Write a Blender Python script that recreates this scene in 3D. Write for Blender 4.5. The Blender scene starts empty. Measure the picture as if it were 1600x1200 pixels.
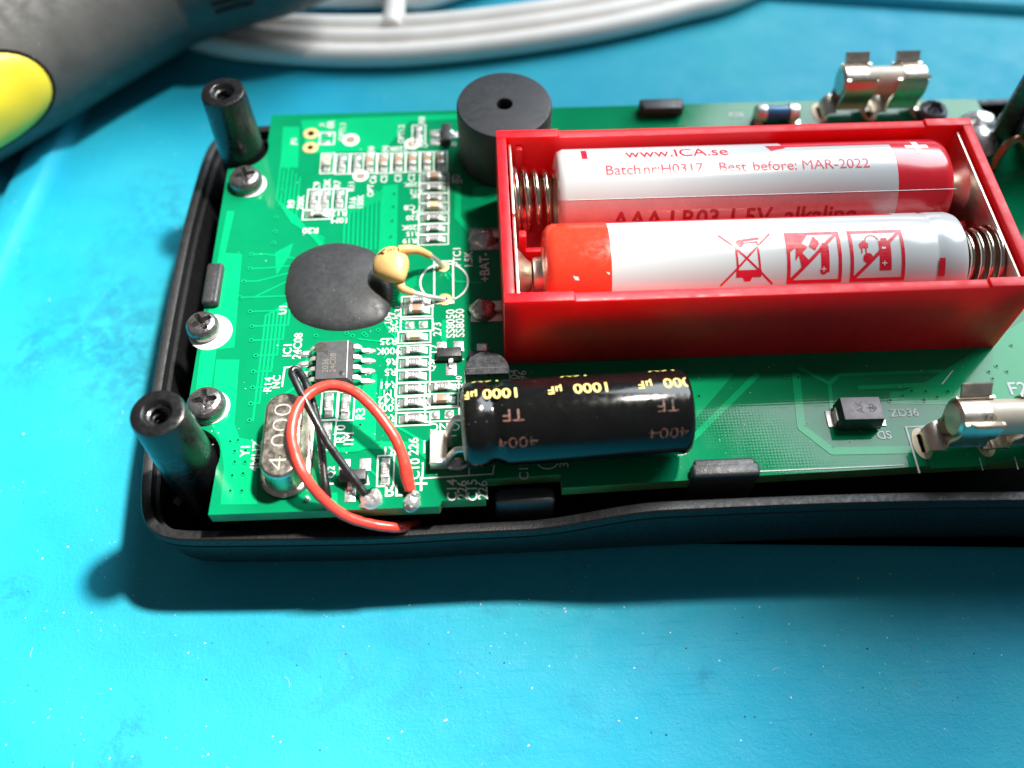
import bpy, bmesh, math, random
from mathutils import Vector, Matrix, noise
random.seed(7)
PI = math.pi
sc = bpy.context.scene
C = sc.collection
sc.unit_settings.system = 'METRIC'
sc.unit_settings.scale_length = 0.001          # one unit is one millimetre

# ------------------------------------------------------------------ camera
cd = bpy.data.cameras.new('camera')
cam = bpy.data.objects.new('camera', cd); C.objects.link(cam)
cam.location = (-1.860,-52.462,80.217)
cam.rotation_euler = tuple(math.radians(a) for a in (31.9891,-0.2362,-2.5188))
cd.sensor_width = 36.0; cd.lens = 32.147
cd.clip_start = 1.0; cd.clip_end = 6000.0
cd.dof.use_dof = True
cd.dof.focus_distance = 93.0
cd.dof.aperture_fstop = 0.001 * cd.lens / (2 * 1.0)     # entrance pupil 2 mm across
sc.camera = cam

# ------------------------------------------------------------------ world: dim room
w = bpy.data.worlds.new('World'); sc.world = w; w.use_nodes = True
bg = w.node_tree.nodes['Background']
bg.inputs[0].default_value = (0.80, 0.84, 0.88, 1); bg.inputs[1].default_value = 0.115

# ------------------------------------------------------------------ lamps
def aim(o, target):
    o.rotation_euler = (Vector(target) - o.location).to_track_quat('-Z', 'Y').to_euler()
sl = bpy.data.lights.new('desk_lamp', 'SPOT')
lamp = bpy.data.objects.new('desk_lamp', sl); C.objects.link(lamp)
lamp.location = (78, 57, 225); aim(lamp, (-108, -54, -14))
sl.energy = 0.86e7; sl.color = (1.0, 0.955, 0.88); sl.shadow_soft_size = 9.5
sl.spot_size = math.radians(55); sl.spot_blend = 1.0
al = bpy.data.lights.new('window_light', 'AREA')
win = bpy.data.objects.new('window_light', al); C.objects.link(win)
al.shape = 'RECTANGLE'; al.size = 560; al.size_y = 520
win.location = (420, 420, 480); aim(win, (20, 10, 0))
al.energy = 9.8e6; al.color = (0.86, 0.94, 1.0)

sc.view_settings.view_transform = 'Standard'; sc.view_settings.look = 'None'
sc.view_settings.exposure = 0.12; sc.view_settings.gamma = 1.0
sc.view_settings.use_curve_mapping = False

# ------------------------------------------------------------------ materials
MATS = {}
def mat(name, col, rough=0.5, metal=0.0, var=0.10, vs=0.6, bump=0.0, bs=4.0, spec=0.5, coat=0.0, rvar=0.12, sss=0.0, wear=None):
    m = bpy.data.materials.new(name); m.use_nodes = True
    nt = m.node_tree; N = nt.nodes; Lk = nt.links
    b = N['Principled BSDF']
    b.inputs['Metallic'].default_value = metal
    b.inputs['Specular IOR Level'].default_value = spec
    b.inputs['Coat Weight'].default_value = coat
    b.inputs['Coat Roughness'].default_value = 0.12
    if sss:
        b.inputs['Subsurface Weight'].default_value = sss
        b.inputs['Subsurface Radius'].default_value = (3.5, 0.35, 0.25)
        b.inputs['Subsurface Scale'].default_value = 1.0
    tc = N.new('ShaderNodeTexCoord')
    n1 = N.new('ShaderNodeTexNoise'); n1.inputs['Scale'].default_value = vs; n1.inputs['Detail'].default_value = 6
    Lk.new(tc.outputs['Object'], n1.inputs['Vector'])
    mp = N.new('ShaderNodeMapRange'); mp.inputs[1].default_value = 0.3; mp.inputs[2].default_value = 0.7
    mp.inputs[3].default_value = 1 - var; mp.inputs[4].default_value = 1 + var
    Lk.new(n1.outputs['Fac'], mp.inputs[0])
    mx = N.new('ShaderNodeMix'); mx.data_type = 'RGBA'; mx.blend_type = 'MULTIPLY'; mx.inputs[0].default_value = 1
    mx.inputs[6].default_value = (*col, 1); Lk.new(mp.outputs[0], mx.inputs[7])
    out = mx.outputs[2]
    if wear:
        n3 = N.new('ShaderNodeTexNoise'); n3.inputs['Scale'].default_value = wear[1]; n3.inputs['Detail'].default_value = 3
        Lk.new(tc.outputs['Object'], n3.inputs['Vector'])
        m3 = N.new('ShaderNodeMapRange'); m3.inputs[1].default_value = wear[2]; m3.inputs[2].default_value = wear[2] + 0.05
        Lk.new(n3.outputs['Fac'], m3.inputs[0])
        mw = N.new('ShaderNodeMix'); mw.data_type = 'RGBA'; Lk.new(m3.outputs[0], mw.inputs[0])
        Lk.new(out, mw.inputs[6]); mw.inputs[7].default_value = (*wear[0], 1); out = mw.outputs[2]
    Lk.new(out, b.inputs['Base Color'])
    mr = N.new('ShaderNodeMapRange'); mr.inputs[1].default_value = 0.3; mr.inputs[2].default_value = 0.7
    mr.inputs[3].default_value = max(0.03, rough - rvar); mr.inputs[4].default_value = min(1, rough + rvar)
    n2 = N.new('ShaderNodeTexNoise'); n2.inputs['Scale'].default_value = vs * 3; n2.inputs['Detail'].default_value = 5
    Lk.new(tc.outputs['Object'], n2.inputs['Vector']); Lk.new(n2.outputs['Fac'], mr.inputs[0])
    Lk.new(mr.outputs[0], b.inputs['Roughness'])
    if bump:
        nb = N.new('ShaderNodeTexNoise'); nb.inputs['Scale'].default_value = bs; nb.inputs['Detail'].default_value = 4
        Lk.new(tc.outputs['Object'], nb.inputs['Vector'])
        bp = N.new('ShaderNodeBump'); bp.inputs['Strength'].default_value = bump; bp.inputs['Distance'].default_value = 0.1
        Lk.new(nb.outputs['Fac'], bp.inputs['Height']); Lk.new(bp.outputs[0], b.inputs['Normal'])
    MATS[name] = m
    return m

mat('black_plastic', (0.009, 0.009, 0.010), 0.48, spec=0.32, bump=0.35, bs=5, var=0.25, wear=((0.16, 0.16, 0.16), 9.0, 0.74))
mat('post_plastic', (0.007, 0.007, 0.008), 0.27, bump=0.12, bs=3, var=0.2, wear=((0.2, 0.2, 0.2), 8.0, 0.75))
mat('clip_plastic', (0.03, 0.03, 0.032), 0.45, bump=0.3, bs=4, var=0.2, wear=((0.2, 0.2, 0.2), 9.0, 0.70))
mat('epoxy', (0.029, 0.0305, 0.033), 0.48, spec=0.4, bump=0.2, bs=1.2, var=0.12, wear=((0.3, 0.3, 0.3), 4.0, 0.73))
mat('buzzer', (0.028, 0.030, 0.034), 0.50, spec=0.3, bump=0.08, bs=6, var=0.1, wear=((0.3, 0.3, 0.3), 5.0, 0.735))
mat('hole_black', (0.004, 0.004, 0.004), 0.9, spec=0.1)
mat('red_plastic', (0.82, 0.012, 0.022), 0.40, bump=0.06, bs=8, var=0.07, vs=0.3, sss=0.6, spec=0.25)
mat('crystal_can', (0.62, 0.55, 0.46), 0.30, 1.0, var=0.2, vs=0.8, rvar=0.08, bump=0.05, bs=3)
mat('stamp', (0.62, 0.60, 0.52), 0.4, 0.5)
mat('nickel', (0.76, 0.68, 0.58), 0.37, 1.0, var=0.10, rvar=0.08, bump=0.03, bs=3)
mat('spring_steel', (0.62, 0.57, 0.48), 0.16, 1.0, var=0.15, rvar=0.08)
mat('tin', (0.86, 0.85, 0.82), 0.40, 0.75, var=0.12, bump=0.15, bs=5)
mat('solder', (0.84, 0.84, 0.83), 0.33, 0.8, var=0.15, vs=1.2, bump=0.35, bs=2.0)
mat('dull_solder', (0.46, 0.43, 0.42), 0.30, 0.9, var=0.3, vs=1.2, bump=0.3, bs=1.5)
mat('gold_pad', (0.78, 0.55, 0.26), 0.42, 0.3, var=0.15)
mat('cream_pad', (0.78, 0.62, 0.40), 0.5, 0.0, var=0.1)
mat('silk', (0.66, 0.70, 0.67), 0.55, var=0.08, vs=3, wear=((0.25, 0.48, 0.36), 5.0, 0.66))
mat('white_ink', (0.82, 0.82, 0.80), 0.4)
mat('chip_body', (0.03, 0.031, 0.034), 0.42, var=0.2, bump=0.1, bs=8)
mat('resistor_glaze', (0.16, 0.16, 0.16), 0.3, var=0.15, vs=2)
mat('resistor_mark', (0.72, 0.72, 0.70), 0.5)
mat('ceramic_brown', (0.40, 0.25, 0.17), 0.45, var=0.12, vs=2)
mat('ceramic_tan', (0.72, 0.55, 0.33), 0.45, var=0.12, vs=2)
mat('ceramic_cream', (0.80, 0.72, 0.60), 0.4, var=0.08, vs=2)
mat('ic_body', (0.055, 0.056, 0.058), 0.5, var=0.12, bump=0.1, bs=6)
mat('ic_mark', (0.16, 0.145, 0.12), 0.5)
mat('soot', (0.03, 0.026, 0.02), 0.6, var=0.4, vs=2)
mat('transistor', (0.028, 0.03, 0.034), 0.32, var=0.15, bump=0.2, bs=5)
mat('sleeve', (0.005, 0.005, 0.005), 0.15, var=0.2, rvar=0.05, spec=0.42, bump=0.06, bs=1.0, wear=((0.30, 0.29, 0.28), 3.2, 0.735))
mat('bung', (0.55, 0.52, 0.40), 0.6)
mat('yellow_ink', (0.80, 0.62, 0.18), 0.4, var=0.08)
mat('brown_ink', (0.17, 0.07, 0.05), 0.5, var=0.4, vs=2.5, wear=((0.012, 0.01, 0.01), 3.5, 0.52))
mat('red_wire', (0.86, 0.06, 0.04), 0.33, var=0.06, sss=0.05)
mat('black_wire', (0.012, 0.013, 0.015), 0.30, var=0.15, bump=0.1, bs=3)
mat('tan_bead', (0.66, 0.40, 0.15), 0.42, var=0.07, bump=0.08, bs=1.5, vs=0.9)
mat('dark_ink', (0.05, 0.03, 0.015), 0.5, var=0.3)
mat('batt_white', (0.66, 0.67, 0.67), 0.22, var=0.02, vs=0.15, rvar=0.03, coat=0.4)
mat('batt_red', (0.76, 0.014, 0.028), 0.24, var=0.04, vs=0.2, rvar=0.03, coat=0.4)
mat('batt_orange', (0.80, 0.048, 0.02), 0.24, var=0.05, coat=0.4)
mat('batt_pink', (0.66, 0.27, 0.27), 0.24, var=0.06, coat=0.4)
mat('red_ink', (0.70, 0.008, 0.03), 0.35, var=0.05)
mat('dark_red_ink', (0.40, 0.01, 0.02), 0.35, var=0.05)
mat('ceramic_tube', (0.66, 0.56, 0.44), 0.35, var=0.06)
mat('blue_melf', (0.03, 0.16, 0.36), 0.3)
mat('screw_steel', (0.22, 0.21, 0.21), 0.30, 0.85, var=0.3, vs=1.5, bump=0.2, bs=3)
mat('screw_black', (0.10, 0.10, 0.12), 0.35, 0.6, var=0.2)
mat('copper_wire', (0.42, 0.22, 0.12), 0.32, 1.0, var=0.15)
mat('flux_brown', (0.10, 0.085, 0.02), 0.3, var=0.3)
mat('cable_white', (0.86, 0.81, 0.76), 0.45, var=0.05, vs=0.2)
mat('tool_rubber', (0.066, 0.064, 0.059), 0.6, var=0.18, vs=0.25, bump=0.25, bs=2.2, wear=((0.35, 0.35, 0.35), 1.2, 0.72))
mat('tool_yellow', (0.66, 0.53, 0.03), 0.45, var=0.05, vs=0.2)
mat('dust_white', (0.55, 0.70, 0.72), 0.8)
mat('test_pad', (0.36, 0.27, 0.17), 0.45, 0.3)
mat('dust_dark', (0.02, 0.06, 0.09), 0.8)
mat('glass_dark', (0.01, 0.012, 0.012), 0.1)

def board_mat(name, col, weave, rough):
    m = mat(name, col, rough, var=0.10, vs=0.15, rvar=0.04, spec=0.23)
    nt = m.node_tree; N = nt.nodes; Lk = nt.links; b = N['Principled BSDF']
    tc = N.new('ShaderNodeTexCoord')
    hs = []
    for d in ('X', 'Y'):
        wv = N.new('ShaderNodeTexWave'); wv.bands_direction = d; wv.inputs['Scale'].default_value = 0.95
        wv.inputs['Distortion'].default_value = 0.9; wv.inputs['Detail'].default_value = 1; wv.inputs['Detail Scale'].default_value = 0.6
        Lk.new(tc.outputs['Object'], wv.inputs['Vector']); hs.append(wv)
    ad = N.new('ShaderNodeMath'); ad.operation = 'ADD'
    Lk.new(hs[0].outputs['Fac'], ad.inputs[0]); Lk.new(hs[1].outputs['Fac'], ad.inputs[1])
    nz = N.new('ShaderNodeTexNoise'); nz.inputs['Scale'].default_value = 0.35; nz.inputs['Detail'].default_value = 3
    Lk.new(tc.outputs['Object'], nz.inputs['Vector'])
    ml = N.new('ShaderNodeMath'); ml.operation = 'MULTIPLY'
    Lk.new(ad.outputs[0], ml.inputs[0]); Lk.new(nz.outputs['Fac'], ml.inputs[1])
    bp = N.new('ShaderNodeBump'); bp.inputs['Strength'].default_value = weave; bp.inputs['Distance'].default_value = 0.03
    Lk.new(ml.outputs[0], bp.inputs['Height']); Lk.new(bp.outputs[0], b.inputs['Normal'])
board_mat('mask_bare', (0.0015, 0.200, 0.080), 0.07, 0.09)
board_mat('mask_copper', (0.002, 0.345, 0.130), 0.05, 0.09)
mat('board_edge', (0.09, 0.26, 0.08), 0.5, var=0.2, bump=0.3, bs=5)

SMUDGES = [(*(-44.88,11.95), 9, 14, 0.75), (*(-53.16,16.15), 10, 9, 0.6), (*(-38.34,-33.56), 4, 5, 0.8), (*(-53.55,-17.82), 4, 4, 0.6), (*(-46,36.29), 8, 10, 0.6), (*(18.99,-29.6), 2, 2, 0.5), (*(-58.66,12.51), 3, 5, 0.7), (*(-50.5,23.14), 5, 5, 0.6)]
def mat_surface():
    m = bpy.data.materials.new('silicone_mat'); m.use_nodes = True
    nt = m.node_tree; N = nt.nodes; Lk = nt.links; b = N['Principled BSDF']
    tc = N.new('ShaderNodeTexCoord'); P = tc.outputs['Object']
    def nz(scale, detail=5, rough=0.55, dist=0.0):
        n = N.new('ShaderNodeTexNoise'); n.inputs['Scale'].default_value = scale; n.inputs['Detail'].default_value = detail
        n.inputs['Roughness'].default_value = rough; n.inputs['Distortion'].default_value = dist
        Lk.new(P, n.inputs['Vector']); return n.outputs['Fac']
    def rng(x, a, bb, c, d):
        r = N.new('ShaderNodeMapRange'); r.inputs[1].default_value = a; r.inputs[2].default_value = bb
        r.inputs[3].default_value = c; r.inputs[4].default_value = d; Lk.new(x, r.inputs[0]); return r.outputs[0]
    def mixc(f, a, c):
        x = N.new('ShaderNodeMix'); x.data_type = 'RGBA'; Lk.new(f, x.inputs[0])
        if isinstance(a, tuple): x.inputs[6].default_value = (*a, 1)
        else: Lk.new(a, x.inputs[6])
        x.inputs[7].default_value = (*c, 1); return x.outputs[2]
    def mul(a, c):
        x = N.new('ShaderNodeMath'); x.operation = 'MULTIPLY'; Lk.new(a, x.inputs[0]); Lk.new(c, x.inputs[1]); return x.outputs[0]
    col = mixc(rng(nz(0.03, 3), 0.35, 0.65, 0, 1), (0.012, 0.335, 0.50), (0.028, 0.390, 0.49))
    sm = mul(rng(nz(0.16, 6, 0.7, 0.6), 0.52, 0.70, 0, 1), rng(nz(0.018, 2), 0.45, 0.62, 0, 0.4))
    col = mixc(sm, col, (0.01, 0.17, 0.31))
    sp = mul(rng(nz(1.6, 2), 0.70, 0.76, 0, 1), rng(nz(0.1, 3), 0.45, 0.6, 0, 0.5))
    col = mixc(sp, col, (0.008, 0.12, 0.22))
    wp = mul(rng(nz(2.3, 2), 0.715, 0.75, 0, 1), rng(nz(0.12, 3), 0.42, 0.6, 0, 0.8))
    col = mixc(wp, col, (0.40, 0.62, 0.66))
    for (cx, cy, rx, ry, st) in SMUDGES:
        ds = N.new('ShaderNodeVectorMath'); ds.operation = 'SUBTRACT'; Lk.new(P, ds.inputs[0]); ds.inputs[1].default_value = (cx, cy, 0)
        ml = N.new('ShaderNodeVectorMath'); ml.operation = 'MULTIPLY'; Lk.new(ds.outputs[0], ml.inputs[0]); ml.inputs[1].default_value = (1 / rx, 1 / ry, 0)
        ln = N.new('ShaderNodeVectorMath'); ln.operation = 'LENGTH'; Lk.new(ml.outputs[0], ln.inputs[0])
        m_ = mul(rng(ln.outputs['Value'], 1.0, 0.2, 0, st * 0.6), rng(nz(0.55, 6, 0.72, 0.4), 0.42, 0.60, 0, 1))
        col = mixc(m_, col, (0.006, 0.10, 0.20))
    Lk.new(col, b.inputs['Base Color'])
    Lk.new(rng(nz(0.25, 5), 0.3, 0.7, 0.42, 0.62), b.inputs['Roughness'])
    b.inputs['Specular IOR Level'].default_value = 0.20
    ad = N.new('ShaderNodeMath'); ad.operation = 'ADD'
    Lk.new(nz(2.5, 5, 0.7), ad.inputs[0]); Lk.new(rng(nz(0.3, 3), 0, 1, 0, 1.5), ad.inputs[1])
    mpg = N.new('ShaderNodeMapping'); mpg.inputs['Rotation'].default_value = (0, 0, 0.5); mpg.inputs['Scale'].default_value = (0.12, 3.0, 1)
    Lk.new(P, mpg.inputs['Vector'])
    sn = N.new('ShaderNodeTexNoise'); sn.inputs['Scale'].default_value = 1.0; sn.inputs['Detail'].default_value = 6; sn.inputs['Roughness'].default_value = 0.75; Lk.new(mpg.outputs[0], sn.inputs['Vector'])
    a2 = N.new('ShaderNodeMath'); a2.operation = 'ADD'; Lk.new(ad.outputs[0], a2.inputs[0]); Lk.new(rng(sn.outputs['Fac'], 0.58, 0.75, 0, 0.35), a2.inputs[1]); ad = a2
    bp = N.new('ShaderNodeBump'); bp.inputs['Strength'].default_value = 0.36; bp.inputs['Distance'].default_value = 0.25
    Lk.new(ad.outputs[0], bp.inputs['Height']); Lk.new(bp.outputs[0], b.inputs['Normal'])
    MATS['silicone_mat'] = m
mat_surface()

# ------------------------------------------------------------------ mesh helpers
I4 = Matrix.Identity(4)
def T(x, y, z=0.0): return Matrix.Translation((x, y, z))
def RZ(d): return Matrix.Rotation(math.radians(d), 4, 'Z')
def RX(d): return Matrix.Rotation(math.radians(d), 4, 'X')
def RY(d): return Matrix.Rotation(math.radians(d), 4, 'Y')

class MB:
    def __init__(s): s.v = []; s.f = []; s.m = []
    def add(s, vs, fs, M=I4, mi=0):
        o = len(s.v); s.v += [tuple(M @ Vector(p)) for p in vs]
        for f in fs: s.f.append([i + o for i in f]); s.m.append(mi)
        return s
    def frombm(s, bm, M=I4, mi=0):
        bm.verts.index_update()
        s.add([v.co.copy() for v in bm.verts], [[v.index for v in f.verts] for f in bm.faces], M, mi); bm.free(); return s
    def box(s, x0, x1, y0, y1, z0, z1, M=I4, bev=0.0, seg=2, mi=0, taper=0.0):
        t = taper
        vs = [(x0, y0, z0), (x1, y0, z0), (x1, y1, z0), (x0, y1, z0), (x0 + t, y0 + t, z1), (x1 - t, y0 + t, z1), (x1 - t, y1 - t, z1), (x0 + t, y1 - t, z1)]
        fs = [(3, 2, 1, 0), (4, 5, 6, 7), (0, 1, 5, 4), (1, 2, 6, 5), (2, 3, 7, 6), (3, 0, 4, 7)]
        if not bev: return s.add(vs, fs, M, mi)
        bm = bmesh.new(); V = [bm.verts.new(p) for p in vs]
        for f in fs: bm.faces.new([V[i] for i in f])
        bmesh.ops.bevel(bm, geom=bm.edges[:], offset=bev, segments=seg, affect='EDGES', profile=0.5)
        return s.frombm(bm, M, mi)
    def lathe(s, prof, n=32, M=I4, mi=0, a0=0.0, a1=2 * PI):
        full = abs(a1 - a0 - 2 * PI) < 1e-6
        k = n if full else n + 1
        vs = []; fs = []
        for r, z in prof:
            for i in range(k):
                a = a0 + (a1 - a0) * i / n; vs.append((r * math.cos(a), r * math.sin(a), z))
        for j in range(len(prof) - 1):
            for i in range(n):
                i2 = (i + 1) % k
                fs.append((j * k + i, j * k + i2, (j + 1) * k + i2, (j + 1) * k + i))
        s.add(vs, fs, M, mi)
        return s
    def disc(s, r, z, n=32, M=I4, mi=0, up=True):
        vs = [(r * math.cos(2 * PI * i / n), r * math.sin(2 * PI * i / n), z) for i in range(n)]
        return s.add(vs, [list(range(n)) if up else list(range(n))[::-1]], M, mi)
    def tube(s, pts, r, n=10, M=I4, mi=0, cap=True):
        P = [Vector(p) for p in pts]; m = len(P)
        rr = r if isinstance(r, (list, tuple)) else [r] * m
        t0 = (P[1] - P[0]).normalized()
        u = t0.cross(Vector((0, 0, 1)));  u = u if u.length > 1e-3 else t0.cross(Vector((1, 0, 0)))
        u.normalize(); vs = []; fs = []
        for j in range(m):
            t = (P[min(j + 1, m - 1)] - P[max(j - 1, 0)]).normalized()
            u = (u - t * u.dot(t)).normalized(); w_ = t.cross(u)
            for i in range(n):
                a = 2 * PI * i / n; vs.append(P[j] + (u * math.cos(a) + w_ * math.sin(a)) * rr[j])
        for j in range(m - 1):
            for i in range(n):
                fs.append((j * n + i, j * n + (i + 1) % n, (j + 1) * n + (i + 1) % n, (j + 1) * n + i))
        if cap: fs.append(list(range(n))[::-1]); fs.append([(m - 1) * n + i for i in range(n)])
        return s.add(vs, fs, M, mi)
    def prism(s, poly, z0, z1, M=I4, mi=0, bottom=True):
        n = len(poly)
        if sum(poly[i][0] * poly[(i + 1) % n][1] - poly[(i + 1) % n][0] * poly[i][1] for i in range(n)) < 0: poly = poly[::-1]
        vs = [(x, y, z0) for x, y in poly] + [(x, y, z1) for x, y in poly]
        fs = [list(range(n, 2 * n))] + [(i, (i + 1) % n, n + (i + 1) % n, n + i) for i in range(n)]
        if bottom: fs.append(list(range(n))[::-1])
        return s.add(vs, fs, M, mi)
    def rings(s, R, M=I4, mi=0, closed=True):
        n = len(R[0]); vs = [p for r in R for p in r]; fs = []
        for j in range(len(R) - 1):
            for i in range(n if closed else n - 1):
                fs.append((j * n + i, j * n + (i + 1) % n, (j + 1) * n + (i + 1) % n, (j + 1) * n + i))
        return s.add(vs, fs, M, mi)
    def sheet(s, prof, x0, x1, th, M=I4, mi=0):      # bent strip of sheet metal: profile in (y, z), width along x
        n = len(prof); off = []
        for i in range(n):
            a = Vector(prof[max(i - 1, 0)]); b = Vector(prof[min(i + 1, n - 1)]); d = (b - a).normalized()
            off.append((prof[i][0] - d.y * th, prof[i][1] + d.x * th))
        loop = list(prof) + off[::-1]
        k = len(loop)
        vs = [(x0, y, z) for y, z in loop] + [(x1, y, z) for y, z in loop]
        fs = [(i, (i + 1) % k, k + (i + 1) % k, k + i) for i in range(k)]
        for i in range(n - 1):
            fs.append((i, i + 1, k - 2 - i, k - 1 - i)); fs.append((k + i + 1, k + i, 2 * k - 1 - i, 2 * k - 2 - i))
        return s.add(vs, fs, M, mi)
    def build(s, name, mats, parent=None, smooth=35, loc=None):
        me = bpy.data.meshes.new(name); me.from_pydata(s.v, [], s.f)
        ms = mats if isinstance(mats, (list, tuple)) else [mats]
        for x in ms: me.materials.append(MATS[x])
        if len(ms) > 1: me.polygons.foreach_set('material_index', s.m)
        bm = bmesh.new(); bm.from_mesh(me); bmesh.ops.recalc_face_normals(bm, faces=bm.faces[:]); bm.to_mesh(me); bm.free()
        if smooth:
            me.polygons.foreach_set('use_smooth', [True] * len(me.polygons))
            me.set_sharp_from_angle(angle=math.radians(smooth))
        me.update()
        o = bpy.data.objects.new(name, me); C.objects.link(o)
        if parent: o.parent = parent
        if loc: o.location = loc
        return o

def tag(o, label, cat=None, group=None, kind=None):
    o['label'] = label
    if cat: o['category'] = cat
    if group: o['group'] = group
    if kind: o['kind'] = kind
    return o
def thing(name, label, cat, loc=(0, 0, 0), rz=0.0, group=None):
    o = bpy.data.objects.new(name, None); C.objects.link(o)
    o.empty_display_size = 2; o.location = loc; o.rotation_euler = (0, 0, math.radians(rz))
    return tag(o, label, cat, group)
def copy_tree(o, parent=None):
    c = o.copy(); C.objects.link(c); c.parent = parent
    for ch in list(o.children): copy_tree(ch, c)
    return c
def crom(pts, k=6, closed=False):
    P = [Vector(p) for p in pts]; n = len(P); out = []
    for i in range(n if closed else n - 1):
        p0 = P[(i - 1) % n] if closed or i else P[0] * 2 - P[1]
        p1 = P[i]; p2 = P[(i + 1) % n]
        p3 = P[(i + 2) % n] if closed or i + 2 < n else P[-1] * 2 - P[-2]
        for j in range(k):
            t = j / k
            out.append(0.5 * ((2 * p1) + (p2 - p0) * t + (2 * p0 - 5 * p1 + 4 * p2 - p3) * t * t + (3 * p1 - p0 - 3 * p2 + p3) * t ** 3))
    if not closed: out.append(P[-1])
    return out

# text as flat outlines: (vertices 2D, faces), centred
_tx = {}
def text2d(s, bold=0.0):
    if (s, bold) not in _tx:
        cu = bpy.data.curves.new('t', 'FONT'); cu.body = s; cu.size = 1.0; cu.resolution_u = 3; cu.offset = bold
        ob = bpy.data.objects.new('t', cu); C.objects.link(ob)
        dg = bpy.context.evaluated_depsgraph_get(); me = ob.evaluated_get(dg).to_mesh()
        vs = [(v.co.x, v.co.y) for v in me.vertices]; fs = [list(p.vertices) for p in me.polygons]
        ob.evaluated_get(dg).to_mesh_clear(); bpy.data.objects.remove(ob); bpy.data.curves.remove(cu)
        x0 = min(v[0] for v in vs); x1 = max(v[0] for v in vs); y0 = min(v[1] for v in vs); y1 = max(v[1] for v in vs)
        _tx[(s, bold)] = ([(x - (x0 + x1) / 2, y - (y0 + y1) / 2) for x, y in vs], fs, x1 - x0, y1 - y0)
    return _tx[(s, bold)]
class Ink:                                  # flat print gathered in 2D; pieces that overlap get their own thin level
    def __init__(s): s.v = []; s.f = []; s.k = 0
    def lev(s): s.k += 1; return 0.0015 * (s.k % 9)
    def poly(s, p):
        o = len(s.v); d = s.lev(); s.v += [(q[0], q[1], d) for q in p]; s.f.append([o + i for i in range(len(p))])
    def line(s, pts, wd, closed=False):
        P = list(pts) + ([pts[0]] if closed else [])
        for a, b in zip(P[:-1], P[1:]):
            d = Vector((b[0] - a[0], b[1] - a[1])); l = d.length
            if l < 1e-6: continue
            d /= l; nx, ny = -d.y * wd / 2, d.x * wd / 2; e = d * wd / 2
            s.poly([(a[0] - e.x + nx, a[1] - e.y + ny), (a[0] - e.x - nx, a[1] - e.y - ny), (b[0] + e.x - nx, b[1] + e.y - ny), (b[0] + e.x + nx, b[1] + e.y + ny)])
    def rect(s, x0, x1, y0, y1): s.poly([(x0, y0), (x1, y0), (x1, y1), (x0, y1)])
    def frame(s, cx, cy, hx, hy, wd): s.line([(cx - hx, cy - hy), (cx + hx, cy - hy), (cx + hx, cy + hy), (cx - hx, cy + hy)], wd, True)
    def circ(s, cx, cy, r, n=20): s.poly([(cx + r * math.cos(2 * PI * i / n), cy + r * math.sin(2 * PI * i / n)) for i in range(n)])
    def ring(s, cx, cy, r, wd, n=28, a0=0, a1=360):
        s.line([(cx + r * math.cos(math.radians(a0 + (a1 - a0) * i / n)), cy + r * math.sin(math.radians(a0 + (a1 - a0) * i / n))) for i in range(n + 1)], wd)
    def text(s, t, cx, cy, h, rot=0, wx=1.0, bold=0.0):
        vs, fs, w_, hh = text2d(t, bold); k = h / hh; ca, sa = math.cos(math.radians(rot)), math.sin(math.radians(rot)); o = len(s.v); d = s.lev()
        for x, y in vs: x *= k * wx; y *= k; s.v.append((cx + x * ca - y * sa, cy + x * sa + y * ca, d))
        s.f += [[i + o for i in f] for f in fs]
    def flat(s, name, m, parent, z):
        me = MB(); me.v = [(x, y, z + d) for x, y, d in s.v]; me.f = s.f; me.m = [0] * len(s.f)
        return me.build(name, m, parent, smooth=0)
    def wrap(s, name, m, parent, r, phi0, u0=0.0, clip=None, step=0.35):   # onto a cylinder along local x; phi from up towards -y, text up = smaller phi
        bm = bmesh.new(); V = [bm.verts.new(p) for p in s.v]
        for f in s.f:
            try: bm.faces.new([V[i] for i in f])
            except ValueError: pass
        ys = [v[1] for v in s.v]; y = min(ys) + step
        while y < max(ys):
            bmesh.ops.bisect_plane(bm, geom=bm.verts[:] + bm.edges[:] + bm.faces[:], plane_co=(0, y, 0), plane_no=(0, 1, 0)); y += step
        for co, no in (clip or []):
            bmesh.ops.bisect_plane(bm, geom=bm.verts[:] + bm.edges[:] + bm.faces[:], plane_co=co, plane_no=no, clear_outer=True)
        for v in bm.verts:
            ph = phi0 - v.co.y / r; q = r + v.co.z; v.co = (u0 + v.co.x, -q * math.sin(ph), q * math.cos(ph))
        mb = MB(); mb.frombm(bm)
        return mb.build(name, m, parent, smooth=0)

# ================================================================== setting: silicone work mat with raised ridges
ZM = -14.0
mt = MB()
n_ = 44
mt.add([(-900, -700, ZM), (900, -700, ZM), (900, 1100, ZM), (-900, 1100, ZM)], [(0, 1, 2, 3)])
def ridge(a, b, side, wtop, h=1.25, slope=1.15):     # trapezoid bar; inner foot runs from a to b, body lies to the side
    a = Vector(a); b = Vector(b); d = (b - a).normalized(); nrm = Vector((-d.y, d.x)) * side
    prof = [(0, -0.5), (0, 0), (slope * 0.85, h * 0.93), (slope * 1.1, h), (slope + wtop - 0.3, h), (slope + wtop, h * 0.93), (slope * 1.85 + wtop, 0), (slope * 1.85 + wtop, -0.5)]
    R = []
    for p in (a - d * 400, b + d * 400): R.append([(p.x + nrm.x * o, p.y + nrm.y * o, ZM + z) for o, z in prof])
    mt.rings(R)
ridge((-63.83,20.79), (-59.67,57), 1, 3.6, h=1.9, slope=1.5)
ridge((46.53,78.86), (87.43,73.14), 1, 8.0, h=1.6)
wm = mt.build('work_mat', 'silicone_mat', smooth=50); wm['kind'] = 'structure'
wm['label'] = 'cyan blue silicone work mat with raised ridges and smudges'

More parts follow.
